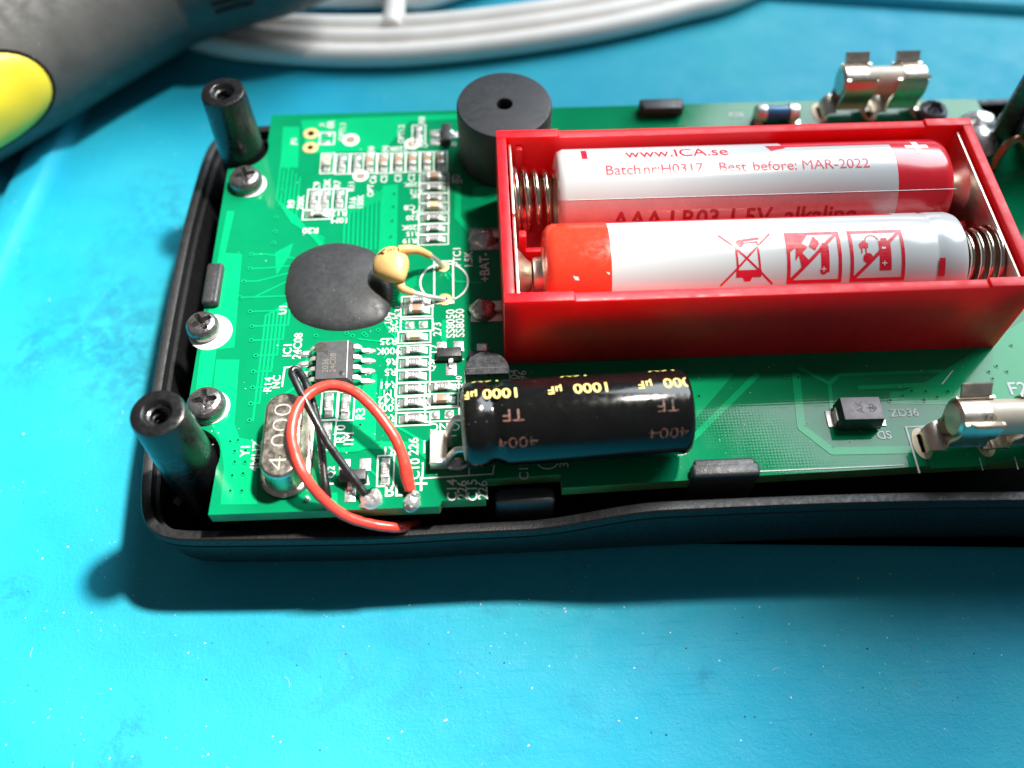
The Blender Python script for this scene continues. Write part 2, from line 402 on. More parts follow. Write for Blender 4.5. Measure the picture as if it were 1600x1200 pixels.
# ================================================================== case half
half = [(-37.95, 11.75), (-37.9, 5), (-37.75, -1), (-37.3, -8), (-36.85, -12.2), (-36.1, -14.7), (-34.7, -16.2), (-32.4, -16.95), (-28, -17.2), (-20, -17.45), (-12, -17.6), (-4, -17.45), (4, -17.4), (10, -17.3), (16, -17.25), (26, -17.2), (37, -17.3), (50, -17.7), (62, -18.2), (74, -18.6)]
sm_ = crom([(x, y, 0) for x, y in half], 4)
outl = [(p.x, p.y) for p in sm_] + [(p.x, 23.5 - p.y) for p in sm_[::-1][:-1]]
NO = len(outl)
def inset(pl, d):
    n = len(pl); out = []
    for i in range(n):
        a = Vector(pl[i - 1]); b = Vector(pl[(i + 1) % n]); t = (b - a).normalized(); out.append((pl[i][0] - t.y * d, pl[i][1] + t.x * d))
    return out
def rise(x, y, z):                                   # the rim steps up along the front towards the right
    if y > 12 or z < -9: return z
    t = max(0.0, min(1.0, (x - 1.0) / 14.0)); t = t * t * (3 - 2 * t)
    return z + 3.0 * t * min(1.0, (z + 9) / 3.5)
def ring_at(d, z): return [(x, y, rise(x, y, z)) for x, y in inset(outl, d)]
case = thing('instrument_case', 'black plastic half case holding the green circuit board', 'case', (0, 0, ZM))
cs = MB()
prof = [(2.9, -13.97), (2.1, -13.6), (1.5, -12.6), (1.0, -10.8), (0.45, -7.0), (0.12, -5.1), (0.32, -4.95), (0.3, -4.7), (0.05, -4.55), (0.0, -3.35), (0.18, -3.12), (0.95, -3.12), (1.08, -3.22), (1.1, -4.6), (1.5, -4.65), (1.8, -9.0), (2.6, -11.6), (4.0, -12.6)]
cs.rings([ring_at(d, z) for d, z in prof], T(0, 0, -ZM))
cs.add(ring_at(2.9, -13.97), [list(range(NO))], T(0, 0, -ZM)); cs.add(ring_at(4.0, -12.6), [list(range(NO))], T(0, 0, -ZM))
cs.build('shell', 'black_plastic', case, smooth=40)
lp = crom([(-35.2, -14.3, 0), (-34.9, -12, 0), (-35.0, -12.5, 0)], 4)
PF = (-31.75, -9.6); PB = (-31.1, 33.1)
for px_, py_ in (PF, PB):
    p = MB()
    p.lathe([(2.98, -12.5), (2.80, -2.0), (2.52, 8.35), (2.42, 8.68), (2.2, 8.78), (1.42, 8.78), (1.3, 8.7), (1.05, 8.25), (0.86, 8.15), (0.82, 2.5), (0.0, 2.5)], 44, T(0, 0, -ZM))
    for a in (150, 240, 330):
        p.box(2.3, 3.6, -0.45, 0.45, -12.5, -4.0, T(0, 0, -ZM) @ RZ(a), bev=0.1)
    po = p.build('screw_post', 'post_plastic', case, smooth=30); po.location = (px_, py_, 0)
    th = MB(); turns = 3.2; pts = []
    for i in range(60):
        a = i / 59 * turns * 2 * PI; pts.append((0.78 * math.cos(a), 0.78 * math.sin(a), 5.6 + i / 59 * 2.3 - ZM))
    th.tube(pts, 0.12, 6); th.build('thread', 'post_plastic', po)
def clip(cx, cy, lx, ly, z0, z1, lean):
    c = MB(); c.box(-lx / 2, lx / 2, -ly / 2, ly / 2, z0 - ZM, z1 - ZM, bev=0.35, seg=3)
    c.box(-lx / 2 + 0.3, lx / 2 - 0.3, -ly / 2 - 0.01 + lean[1], ly / 2 + lean[1], z1 - ZM - 1.15, z1 - ZM - 0.02, T(lean[0], 0, 0), bev=0.3, seg=3)
    o = c.build('clip', 'clip_plastic', case, smooth=50); o.location = (cx, cy, 0)
    return o
clip(-31.68 - 0.1, 11.72 - 0.2, 1.5, 5.6, -12.5, 1.0, (0.55, 0))
clip(20.83, -13.39 - 0.3, 6.6, 1.5, -12.5, 1.3, (0, 0.45))
clip(21.33, 37.35 + 0.3, 5.6, 1.6, -12.5, 1.5, (0, -0.4))
clip(1.39, -14.48 - 0.3, 5.8, 1.4, -12.5, -0.75, (0, 0.2))

# ================================================================== circuit board
board = thing('circuit_board', 'green printed circuit board packed with small parts, in black case', 'circuit board', (0, 0, -1.6))
BZ = T(0, 0, 1.6)
def arc(cx, cy, r, a0, a1, n=10): return [(cx + r * math.cos(math.radians(a0 + (a1 - a0) * i / n)), cy + r * math.sin(math.radians(a0 + (a1 - a0) * i / n))) for i in range(n + 1)]
bo = [(-6.9, -15.9), (-6.6, -15.3), (-2.4, -15.3), (-2.35, -13.2), (4.95, -13.0), (5.0, -14.45), (24, -13.95), (50, -13.4), (72, -13.0), (72, 30.5), (63.6, 30.6), (62.5, 33.9), (62.3, 38.3), (40, 38.85), (-27.9, 38.9)]
bo += arc(PB[0], PB[1], 3.35, 20, -92, 12) + [(-32.35, 29.6), (-32.4, -6.15)] + arc(PF[0], PF[1], 3.35, 95, -20, 12) + [(-28.75, -15.85)]
b = MB(); n = len(bo); 
if sum(bo[i][0] * bo[(i + 1) % n][1] - bo[(i + 1) % n][0] * bo[i][1] for i in range(n)) < 0: bo = bo[::-1]
b.add([(x, y, 1.6) for x, y in bo], [list(range(n))], mi=0)
b.add([(x, y, 0) for x, y in bo], [list(range(n))[::-1]], mi=0)
b.rings([[(x, y, 0) for x, y in bo], [(x, y, 1.6) for x, y in bo]], mi=1)
b.build('substrate', ['mask_bare', 'board_edge'], board, smooth=0)

cop = MB(); ZC = 0.02
pk = [0]
def pour(poly, z=0.0):
    pk[0] += 1; cop.prism([tuple(p) for p in poly], 0.0, 0.012 + 0.0008 * pk[0], BZ, bottom=False)
tk = [0]
def trace(pts, wd=0.25):
    tk[0] += 1; zt = 0.030 + 0.00035 * tk[0]
    for a, c in zip(pts[:-1], pts[1:]):
        d = Vector((c[0] - a[0], c[1] - a[1])); l = d.length
        if l < 1e-4: continue
        d /= l; nx, ny = -d.y * wd / 2, d.x * wd / 2
        cop.prism([(a[0] + nx, a[1] + ny), (a[0] - nx, a[1] - ny), (c[0] - nx, c[1] - ny), (c[0] + nx, c[1] + ny)], 0.0, zt, BZ, bottom=False)
        cop.lathe([(wd / 2, 0), (wd / 2, zt + 0.00015), (0, zt + 0.00015)], 8, BZ @ T(c[0], c[1]))
# copper areas under the green lacquer, plus one painted patch of light, left part
pour([(-30.77,22.76), (-31.05,16.45), (-29.15,16.19), (-28.52,3.35), (-30.38,3.18), (-30.23,-4.21), (-31.72,-4.15), (-31.98,2.11), (-31.73,17.9), (-31.59,22.79)])
pour([(-30.22,1.87), (-27.81,1.77), (-27.66,-1.25), (-27.44,-5.97), (-26.75,-7.61), (-24.92,-8.12), (-24.22,-14.94), (-27.69,-14.8), (-27.87,-10.83), (-28.54,-7.97), (-29.9,-5.71)])
pour([(-26.34,36.74), (-24.26,36.66), (-23.86,29.53), (-26.02,29.62)])
pour([(-25.4,16.22), (-23.49,17.57), (-23.77,15.69), (-24.96,12.97)])
pour([(-13.54,26.16), (-11.71,26.29), (-11.62,15.38), (-13.5,15.27)])
pour([(-24.19,37.81), (-4.04,38.18), (-4.05,37.25), (-10.5,37.04), (-13.57,32.07), (-22.95,31.89)])
pour([(-2.69,25.52), (-0.02,25.41), (0.16,24.05), (-2.13,23.43), (-2.88,23.66)])  # patch of light between buzzer and holder, painted as brighter green
pour([(18.45,-1.98), (23.95,-2.05), (18.98,-7.38), (17.58,-6.19)])
pour([(43.47,-4.04), (56.52,3.46), (59.3,3.34), (55.51,-7.16), (39.78,-6.51), (39.74,-5.44)])
pour([(39.53,-4.96), (45.52,-5.06), (45.07,-6.58), (39.13,-6.48)])
pour([(-14.22,-1.18), (-13.23,-1.22), (-13.61,-8.59), (-8.02,-8.82), (-6.63,-10.88), (-8.01,-10.82), (-9.16,-9.64), (-15.1,-9.39), (-15.05,-4.84), (-14.66,-1.79)])
pour([(41,-9.26), (47.54,-9.24), (46.72,-13.82), (41.29,-13.87)])
# bus of fine tracks to the left of the epoxy blob
vl = [(393, 398), (391, 420), (381, 440), (375, 465), (391, 487), (394, 510), (393, 532), (400, 556), (396, 581), (395, 606), (392, 631), (390, 657)]
vl = [(-28.05,16.05), (-27.98,14), (-28.49,12.2), (-28.66,9.98), (-27.34,8.01), (-26.92,6.03), (-26.79,4.18), (-26.11,2.19), (-26.17,0.19), (-26.03,-1.78), (-26.02,-3.7), (-25.94,-5.66)]
for i in range(9):
    x = -25.6 + i * 0.42
    trace([vl[min(11, 11 - i)], (x, vl[11 - i][1]), (x, 7.4 + 0.28 * i), (-21.6, 9.9 + 0.34 * i)], 0.19)
for i in range(4): trace([vl[i], (vl[i][0] + 1.6, vl[i][1]), (-21.4, 13.4 + (3 - i) * 0.5)], 0.19)
for i in range(9):
    x0 = -17.9 + i * 0.52
    trace([(x0 + 0.2, 16.2), (x0 + 0.1, 21.5 + 0.3 * i), (x0 + 1.2, 24.2 + 0.2 * i)], 0.22)
for i in range(6): trace([(-26 + i * 0.5, 31 - i * .6), (-26 + i * 0.5, 24.5 - i * 0.55), (-23.8 + i * 0.4, 20.6 - i * 0.3), (-20, 18.2 - i * 0.35)], 0.2)
for i in range(4):
    trace([(-13.6 + 0.45 * i, 17.5), (-13.6 + 0.45 * i, 14.0), (-10.0, 12.9 - 0.1 * i)], 0.2)
    trace([(-12.5 + 0.5 * i, 6.6), (-10.4 + 0.5 * i, 4.5), (-10.4 + 0.5 * i, 3.2)], 0.2)
    trace([(-13.6, 10.2 - i * 0.45), (-11.4, 10.2 - i * 0.45), (-9.4, 12.2 - i * 0.4)], 0.18)
for pts, wd in (([(-4.52,25.8), (-4.66,20.71), (-3.21,18.49)], 0.75), ([(-13.58,-0.65), (-13.42,-8.6)], 0.5), ([(-12.83,-1.23), (-12.95,-5.68), (-8.53,-8.8), (-6.62,-8.88)], 0.3),
                ([(-1.84,-2.16), (16.64,-2.45)], 0.4), ([(26.42,-2.15), (18.23,-9.77), (16.71,-11.43)], 0.62), ([(30.3,-2.31), (29.52,-8.78), (32,-11.57), (39.97,-11.76)], 0.85),
                ([(30.71,-1.61), (33.53,-3.78), (32.92,-7.58)], 0.4), ([(33.53,-3.78), (34.72,-2.73), (45.55,-2.7)], 0.4), ([(36.34,-4.37), (45.75,-4.29)], 0.5),
                ([(-5.84,12.65), (-4.99,11.25), (-2.3,10.96)], 0.3), ([(-6.55,13.6), (-5.84,11.64)], 0.3), ([(-6.16,6.03), (-6.31,3.51)], 0.75),
                ([(-12.47,-8.64), (-14.84,-9.54), (-16.41,-9.62), (-18.75,-7.65)], 0.25), ([(-8.01,-10.82), (-9.8,-8.75)], 0.35), ([(-11.23,-1.93), (-11.41,-7.95)], 0.16),
                ([(-12.24,1.29), (-12.2,-4.96)], 0.2), ([(-3.2,2.14), (-1.51,2.07)], 0.3), ([(-13.69,-11.64), (-12.85,-12.51)], 0.25), ([(-11.41,6.24), (-11.67,2.9), (-12.64,1.31)], 0.16),
                ([(-18.31,-9.47), (-12.96,-9.12)], 0.4), ([(-17.09,-14.04), (-17.01,-15.38)], 0.9), ([(-15.2,-1.45), (-15.36,-9.24)], 0.5), ([(-9.97,2.42), (-12.06,4.58), (-12.78,5.87)], 0.2),
                ([(-9.97,2.01), (-12.36,3.34), (-15.44,3.88)], 0.2), ([(-20.71,1.64), (-21.13,-1.52), (-22.97,-2.99)], 0.3)):
    trace(pts, wd)
cop.build('copper_tracks', 'mask_copper', board, smooth=0)

# plated through holes and bare pads
vi = MB(); vh = MB()
def via(p, r=0.26, h=0.12):
    vi.lathe([(r, 0.03), (r, 0.065), (h, 0.066)], 12, BZ @ T(p[0], p[1])); vh.disc(h + 0.01, 0.058, 10, BZ @ T(p[0], p[1]))
for p in vl: via(p)
for p in ((-25.31,29.38), (-25.27,27.15), (-25.44,25.59), (-25.54,23.35), (-25.75,21.56), (-25.69,19.39), (-25.68,17.66), (-12.13,24.75), (-12.16,22.71), (-12.25,20.52), (-12.34,18.08), (-14.86,4.53), (-13.37,4.97), (-16.71,4.69), (-16.07,4.32), (-14.64,4.27), (-19.96,4.48),
          (-27.58,-8.01), (-26.84,-7.89), (-27.02,-9.11), (-25.95,-9.08), (-26.88,-10.31), (-25.87,-10.36), (-26.95,-11.78), (-25.92,-11.61), (-26.95,-13.42), (-25.84,-13.46), (-14.78,-6.64), (-11.31,-4.08), (-11.34,-5.52), (-5.24,-4.26), (-19.52,-14.41),
          (19.78,-4.69), (29.33,-2.74), (30.45,-2.87), (39.25,-6.03), (40.7,-5.55), (41.8,-4.98), (43.23,-5.12), (42.79,-6.18), (44.22,-5.85), (45.54,-5.21), (54.01,0.2), (51.59,-2.31), (52.43,-3.06), (50.55,-2.99), (50.67,-3.86)):
    via(p)
vi.build('vias', 'mask_copper', board, smooth=0)['kind'] = 'stuff'
vh.build('via_holes', 'hole_black', board, smooth=0)['kind'] = 'stuff'
def hole_pad(p, r, h, m='gold_pad', sx=1.0, hole='hole_black'):
    q = MB(); q.lathe([(r, 0.0), (r, 0.06), (r * 0.9, 0.085), (h, 0.07), (h, -0.02)], 24, BZ @ T(p[0], p[1])); o = q.build('ring_pad', m, board)
    q = MB(); q.disc(h * 1.02, 0.045, 18, BZ @ T(p[0], p[1])); q.build('drill_hole', hole, o)
    return o
hole_pad((-22.73,35.34), 0.95, 0.42); hole_pad((-22.63,32.87), 0.95, 0.35)
hole_pad((-17.74,34.01), 1.05, 0.62, 'white_ink', hole='test_pad'); hole_pad((-16.25,27.84), 0.95, 0.58, 'white_ink', hole='test_pad'); hole_pad((-10.12,33.04), 0.95, 0.6, 'white_ink', hole='test_pad')
hole_pad((-6.41,13.4), 0.72, 0.28, 'gold_pad'); hole_pad((-6.21,8.8), 0.78, 0.3, 'gold_pad')
def pad(p, lx, ly, m='tin', name='solder_pad', h=0.1, par=None):
    q = MB(); q.box(-lx / 2, lx / 2, -ly / 2, ly / 2, 0.0, h, BZ @ T(p[0], p[1]), bev=min(lx, ly, h * 2) * 0.3, seg=2); return q.build(name, m, par or board)
pad((-20.65,35.03), 0.85, 0.5, 'solder'); pad((-20.8,33.69), 0.95, 0.6, 'solder')

# ---- small chips: one mesh set per kind, copied
def chip_proto(kind):
    L_, W_, H_ = (1.6, 0.82, 0.46) if kind == 'r' else (1.6, 0.84, 0.75)
    c = MB(); c.box(-L_ / 2 + 0.28, L_ / 2 - 0.28, -W_ / 2 + 0.01, W_ / 2 - 0.01, 0.03, H_ - 0.015, bev=0.03)
    o = c.build({'r': 'chip_resistor'}.get(kind, 'chip_capacitor'), {'r': 'resistor_glaze', 'b': 'ceramic_brown', 't': 'ceramic_tan'}[kind], board)
    for s in (-1, 1):
        e = MB(); e.box(-0.17, 0.17, -W_ / 2, W_ / 2, 0.02, H_, T(s * (L_ / 2 - 0.15), 0), bev=0.05); e.build('end_cap', 'tin', o)
        f = MB(); f.prism([(-0.42, -0.42), (0.42, -0.42), (0.42, 0.42), (-0.42, 0.42)], 0, 0.05, T(s * 1.0, 0)); 
        f.add([(-0.4 * s + s * 1.0, -0.38, 0.05), (0.36 * s + s * 1.0, -0.38, 0.05), (0.36 * s + s * 1.0, 0.38, 0.05), (-0.4 * s + s * 1.0, 0.38, 0.05), (-0.2 * s + s * 1.0, -0.36, 0.3), (-0.2 * s + s * 1.0, 0.36, 0.3)], [(0, 1, 4), (1, 2, 5, 4), (2, 3, 5), (0, 4, 5, 3)])
        f.build('solder_fillet', 'solder', o, smooth=60)
    if kind == 'r':
        k = Ink(); k.text('103', 0, 0, 0.42, 180, 1.1, 0.01); k.flat('value_mark', 'resistor_mark', o, H_ - 0.01)
    return o
protos = {k: chip_proto(k) for k in 'rbt'}; used = set()
silk = Ink()
CH = [((-7.4,27.09),0,'b'),((-7.4,25.42),0,'r'),((-7.4,23.77),0,'r'),((-7.4,22.35),0,'t'),((-7.43,20.6),0,'r'),((-7.47,18.98),0,'r'),((-7.5,17.39),0,'r'),
      ((-20.35,30.06),90,'t'),((-18.52,29.88),90,'r'),((-16.78,29.87),90,'r'),((-15.2,29.86),90,'b'),((-13.45,29.79),90,'b'),((-11.71,29.83),90,'b'),((-10.01,29.87),90,'b'),((-8.26,29.85),90,'b'),((-6.63,29.84),90,'b'),
      ((-9.32,34.6),90,'r'),((-21.55,24.13),90,'r'),((-20.16,24.13),90,'r'),((-18.55,24.11),90,'r'),((-20.98,21.79),0,'r'),
      ((-9.19,8.58),0,'r'),((-9.28,7.32),0,'b'),((-9.48,3.86),0,'t'),((-9.49,2.05),0,'r'),((-9.51,0.51),0,'r'),((-9.52,-1.08),0,'r'),((-9.53,-2.67),0,'r'),((-9.54,-4.32),0,'r'),((-9.51,-6.2),0,'r'),
      ((-6.54,-2.6),0,'r'),((-6.65,-4.1),0,'b'),((-18.03,-4.27),90,'r'),((-16.31,-4.42),90,'r'),((-18.01,-7.68),90,'r'),((-12.08,-11.91),90,'r')]
for (x, y), rot, k in CH:
    o = protos[k] if k not in used else copy_tree(protos[k], board); used.add(k)
    o.location = (x + random.uniform(-.04, .04), y + random.uniform(-.04, .04), 1.61); o.rotation_euler = (0, 0, math.radians(rot + random.uniform(-2.5, 2.5)))
    hx, hy = (1.72, 0.74) if rot == 0 else (0.80, 1.66)
    k = Ink(); k.frame(x, y, hx, hy, 0.15); k.flat('silkscreen_outline', 'silk', board, 1.662)
for p in ((-9.26,5.47), (-6.55,-5.79)):
    silk.frame(p[0], p[1], 1.72, 0.8, 0.17)
    for s in (-1, 1):
        q = MB(); q.lathe([(0.42, 0.02), (0.4, 0.12), (0.25, 0.24), (0, 0.28)], 14, BZ @ T(p[0] + s * 0.72, p[1])); q.box(-0.45, 0.45, -0.45, 0.45, 0, 0.05, BZ @ T(p[0] + s * 0.72, p[1])); q.build('solder_pad', 'solder', board)

# ---- small three-leg transistors
def sot(p, rot, pads, w_=2.7, d_=1.3, h_=1.0):
    o = MB(); o.box(-w_ / 2, w_ / 2, -d_ / 2, d_ / 2, 0.1, h_, bev=0.09, taper=0.08)
    t = o.build('small_transistor', 'chip_body', board); t.location = (p[0], p[1], 1.6); t.rotation_euler = (0, 0, math.radians(rot))
    for x, y, lx, ly in pads:
        q = MB(); q.box(-lx / 2, lx / 2, -ly / 2, ly / 2, 0, 0.09, T(x, y), bev=0.04)
        yy = -1 if y > 0 else 1
        q.sheet([(y * 0.95, 0.13), (y * 0.72, 0.16), (y * 0.62, 0.5), (y * 0.3, 0.55)], x - 0.22, x + 0.22, 0.12)
        q.build('lead', 'solder', t, smooth=50)
    return t
sot((-5.74,1.22), 0, [(-0.85, 1.35, 1.05, 1.15), (0.95, 1.3, 1.1, 1.25), (0.15, -1.6, 1.15, 1.5)])
sot((-15.15,-12.6), 0, [(-0.95, 1.45, 1.1, 1.35), (1.05, 1.45, 1.1, 1.35), (-0.25, -1.75, 1.05, 1.5)])
sot((-2.4,0.68), 0, [(0.1, 1.5, 1.1, 1.1), (-0.8, -1.4, 1.0, 1.2), (0.8, -1.4, 1.0, 1.2)])
sot((-5.88,34.03), 90, [(0.75, 1.35, 1.1, 1.35), (-0.75, 1.35, 1.1, 1.35), (0.4, -1.2, 1.1, 1.2)], 3.0, 1.25)
# diode block
t = MB(); t.box(-2.15, 2.15, -1.45, 1.45, 0.25, 2.15, bev=0.12, taper=0.14)
dp = (35.2,-8.01); dio = t.build('diode', 'chip_body', board); dio.location = (dp[0], dp[1], 1.6); dio.rotation_euler = (0, 0, math.radians(-1))
dio['label'] = 'dark grey block diode marked AK'
MATS['diode_top'] = mat('diode_top', (0.26, 0.235, 0.25), 0.5, var=0.08, vs=1.0)
q = MB(); q.box(-1.95, 1.95, -1.25, 1.25, 2.13, 2.158, bev=0.01); q.build('top_face', 'diode_top', dio)
for s in (-1, 1):
    q = MB(); q.sheet([(-0.75, 0), (-0.7, 0.0), (0.7, 0.0), (0.75, 0.0)], 0, 0.01, 0.01)
    q = MB(); q.box(s * 2.14 - 0.16, s * 2.14 + 0.16, -0.75, 0.75, 0.06, 1.1, bev=0.05); q.box(min(s * 2.1, s * 2.95), max(s * 2.1, s * 2.95), -0.95, 0.95, 0.0, 0.12, bev=0.04); q.build('lead', 'tin', dio)
k = Ink(); k.text('AK', -0.25, 0.1, 0.72, 90, 1.0); k.ring(0.95, 0.22, 0.22, 0.09, 12); k.ring(0.95, -0.22, 0.22, 0.09, 12); k.line([(0.5, 0), (1.4, 0)], 0.09); k.ring(1.2, 0.0, 0.2, 0.08, 12)
k.flat('body_mark', 'dark_ink', dio, 2.162)
# large cream chip capacitor with silver ends
cc = (-6.85,-10.26); q = MB(); q.box(-0.82, 0.82, -1.2, 1.5, 0.06, 1.45, bev=0.08)
big = q.build('chip_capacitor', 'ceramic_cream', board); big.location = (cc[0], cc[1], 1.62); big['label'] = 'cream coloured chip capacitor beside the black electrolytic'
for s, y0, y1 in ((-1, -1.75, -1.12), (1, 1.42, 1.85)):
    e = MB(); e.box(-0.85, 0.85, y0, y1, 0.03, 1.48, bev=0.09); e.build('end_cap', 'tin', big)
e = MB(); e.lathe([(1.0, 0), (0.95, 0.3), (0.7, 0.55), (0.3, 0.7), (0, 0.72)], 18, T(1.75, -1.3) @ Matrix.Diagonal((1.15, 0.75, 1, 1))); e.build('solder_joint', 'dull_solder', big, smooth=70)

# ---- silkscreen: frames, outlines and writing
def tx(s, p, h=0.95, rot=90, wx=1.0, bold=0.012):
    k = Ink(); k.text(s, p[0], p[1], h * 0.95, rot, wx, bold); k.flat('silkscreen_text', 'silk', board, 1.662)
for s, p, h, r in (('JP2', (-24.68,33.95), .9, 90), ('J1', (-21.4,36.77), .85, 90), ('0R', (-20.36,36.85), .95, 90), ('OPT1.1', (-18.84,35.42), .8, 90), ('OPT1.2', (-11.5,34.78), .8, 90), ('R8', (-8.97,37.21), .85, 90),
    ('104', (-15.13,32.02), .85, 90), ('104', (-13.41,32.06), .85, 90), ('220K', (-11.84,32.22), .85, 180), ('C6', (-14.72,27.15), .85, 90), ('C5', (-13.42,27.2), .85, 90), ('C3', (-11.73,27.24), .85, 90), ('C2', (-10.12,27.28), .85, 90), ('C9', (-21.4,26.37), .85, 90), ('22K', (-20.19,26.53), .85, 90), ('R7', (-18.98,26.58), .85, 90),
    ('R9', (-24.21,23.6), .9, 90), ('200K', (-23.1,23.76), .8, 90), ('OPT', (-14.96,25.38), .8, 90), ('R11', (-17.27,26.1), .8, 90), ('R16', (-17,23.51), .85, 90), ('150K', (-16.1,23.68), .8, 90), ('R13', (-18.48,21.86), .9, 180), ('10M', (-18.42,20.77), .9, 180), ('R20', (-21.65,19.33), .9, 180),
    ('220K', (-9.95,26.12), .75, 180), ('R12', (-9.56,24.96), .7, 180), ('2K', (-9.62,24.24), .75, 180), ('C8', (-10.28,22.43), .85, 180), ('104', (-9.37,21.69), .75, 180), ('220', (-9.88,20.82), .8, 180), ('220K', (-10.01,19.34), .8, 180), ('R15', (-9.85,18.37), .75, 180), ('R19', (-10.2,17.32), .8, 180), ('C7', (-4.81,27.18), .7, 180), ('104', (-4.67,26.43), .7, 180),
    ('C4', (-8.7,32.65), .7, 180), ('D3', (-5.22,32.74), .7, 180),
    ('PTC1', (-4.81,14.73), .95, 90), ('1.5K', (-3.51,14.4), .95, 90), ('+BAT-', (-1.74,13.12), 1.15, 90), ('SS8050', (-5.61,5.49), 1.0, 90), ('SS8050', (-4.61,5.54), 1.0, 90), ('273', (-7.06,4.79), .95, 90), ('C12', (-7.4,1.74), .95, 90), ('Q3', (-7.6,0.06), .9, 90),
    ('C11', (-11.69,6.25), .85, 90), ('104', (-12.32,6.54), .85, 90), ('R31', (-11.3,7.35), .75, 90), ('5K', (-11.79,4.99), .75, 180), ('R25', (-12.23,3.42), .9, 180), ('900K', (-12.2,2.18), .9, 180), ('R6', (-11.82,0.79), .9, 180), ('R5', (-11.92,-0.48), .9, 180), ('R41', (-12.01,-2.05), .95, 180), ('1M', (-11.92,-3.06), .9, 180), ('R42', (-12.16,-3.9), .95, 180), ('100K', (-12.33,-4.8), .95, 180), ('R4', (-11.78,-6.02), .95, 180),
    ('Q10', (-4.75,-2.04), .8, 90), ('1', (-4.71,-4.28), .8, 90), ('C1', (-5.4,-7.29), .95, 180), ('NC', (-6.87,-7.23), .95, 180), ('226', (-9.41,-9.34), 1.05, 90), ('C10', (-9.26,-11.82), 1.05, 90),
    ('C14', (-5.65,-14.24), 1.05, 90), ('226', (-4.67,-14.29), 1.05, 90), ('C15', (-3.68,-14.33), 1.05, 90), ('226', (-2.69,-14.37), 1.05, 90), ('BL', (-11.2,-14.08), 1.3, 0), ('R3', (-14.83,-5.37), 1.0, 90), ('R10', (-16.71,-7.59), 1.0, 90), ('1M', (-15.85,-8.21), 1.0, 90), ('R1', (-11.68,-9.75), 1.0, 180),
    ('Y1', (-26,-9.22), .95, 90), ('4MHZ', (-24.88,-9.76), .95, 90), ('IC1', (-22.87,2.71), .95, 90), ('24C08', (-21.84,3.24), .95, 90), ('R14', (-24.49,-1.46), .85, 90), ('NC', (-23.66,-1.18), .85, 90), ('U1', (-23.81,8.04), .85, 90), ('Q2', (-17.35,-11.83), .9, 90), ('104', (0.91,-1.49), .95, 90), ('96', (1.78,-1.45), .95, 90), ('C13', (1.36,-12.41), 1.0, 90), ('3', (5.34,-12.02), 1.0, 90),
    ('F2', (52.88,-5.13), 1.6, 0), ('ZD36', (40.3,-7.52), .95, 0), ('SD', (37.61,-10), .95, 180), ('R28', (30.84,36.58), .9, 0)):
    tx(s, p, h, r)
silk.line([(-9.11,-13.42), (-8.12,-13.46)], 0.22); silk.line([(-8.62,-12.82), (-8.61,-14.12)], 0.22)
a = (-8.31,-12.7); silk.line([(-8.34,-8.81), (-8.33,-10.03)], 0.18); silk.line([(-8.45,-11.23), (-8.5,-12.89), (-1.65,-12.7), (-1.5,-11.8)], 0.16); silk.line([(-6.62,-8.37), (-5.22,-8.29)], 0.16); silk.line([(-3.94,-11.7), (-3.96,-12.81)], 0.14)
silk.frame(*(-20.68,34.36), 0.9, 1.05, 0.17)
pc = (-6.27, 11.21); silk.ring(pc[0], pc[1], 2.65, 0.2, 40); silk.frame(pc[0] - 0.05, pc[1], 1.05, 2.95, 0.2)
silk.line([(-22.95,0.53), (-21.44,0.71), (-21.33,-1.51)], 0.17); silk.line([(-22.95,0.53), (-23.02,-1.75)], 0.17)
silk.ring(*(3.76,-11.17), 1.2, 0.15, 26)
silk.line([(41.02,-9.41), (41.96,-9.3), (43.62,-9.22)], 0.14); silk.line([(40.03,-9.22), (39.98,-14.24)], 0.2); silk.line([(40.03,-9.22), (44.31,-9.1)], 0.14); silk.line([(22.71,-13.51), (38.56,-13.41)], 0.1); silk.line([(45.22,-4.27), (46.76,-2.75)], 0.1)
silk.line([(-13.99,-11.76), (-13.69,-13.29), (-14.3,-13.27)], 0.16); silk.line([(-7.13,0.84), (-6.46,0.89)], 0.16); silk.line([(-4.64,0.82), (-4.31,0.8)], 0.16)
silk.line([(-17.15,-13.08), (-17.64,-13.13)], 0.2)
silk.line([(46.25,-14.29), (46.35,-12.96)], 0.12); silk.line([(49.75,-14.3), (49.86,-13.03)], 0.12)
silk.flat('silkscreen_lines', 'silk', board, 1.6 + 0.062)['kind'] = 'stuff'

# ================================================================== epoxy blob over the bare chip
bl = [(-23.79,10.94), (-23.52,14.47), (-21.81,16.46), (-18.96,17.39), (-16.02,16.89), (-13.64,15.18), (-12.1,11.54), (-11.89,8.86), (-12.79,6.3), (-15.16,5.21), (-18.23,5.08), (-21.24,6.05), (-23.03,7.84)]
bl = [(p.x, p.y) for p in crom([(x, y, 0) for x, y in bl], 5, True)]
bx_ = sum(p[0] for p in bl) / len(bl); by_ = sum(p[1] for p in bl) / len(bl)
epo = MB(); R = []
for sx, z in ((1.0, 0.0), (0.985, 0.12), (0.955, 0.28), (0.90, 0.5), (0.80, 0.76), (0.65, 1.0), (0.5, 1.14), (0.35, 1.22), (0.2, 1.26), (0.08, 1.275), (0.01, 1.28)):
    R.append([(bx_ + (x - bx_) * sx + 0.14 * noise.noise((x * .9, y * .9, 1.0)) * sx, by_ + (y - by_) * sx, z + 0.07 * noise.noise(((bx_ + (x - bx_) * sx) * .5, (by_ + (y - by_) * sx) * .5, 3)) * (z > 0)) for x, y in bl])
epo.rings(R); epo.add(R[-1], [list(range(len(bl)))])
o = epo.build('epoxy_blob', 'epoxy', smooth=80); tag(o, 'matt dark grey epoxy blob moulded over a chip, left of thermistor', 'epoxy blob')

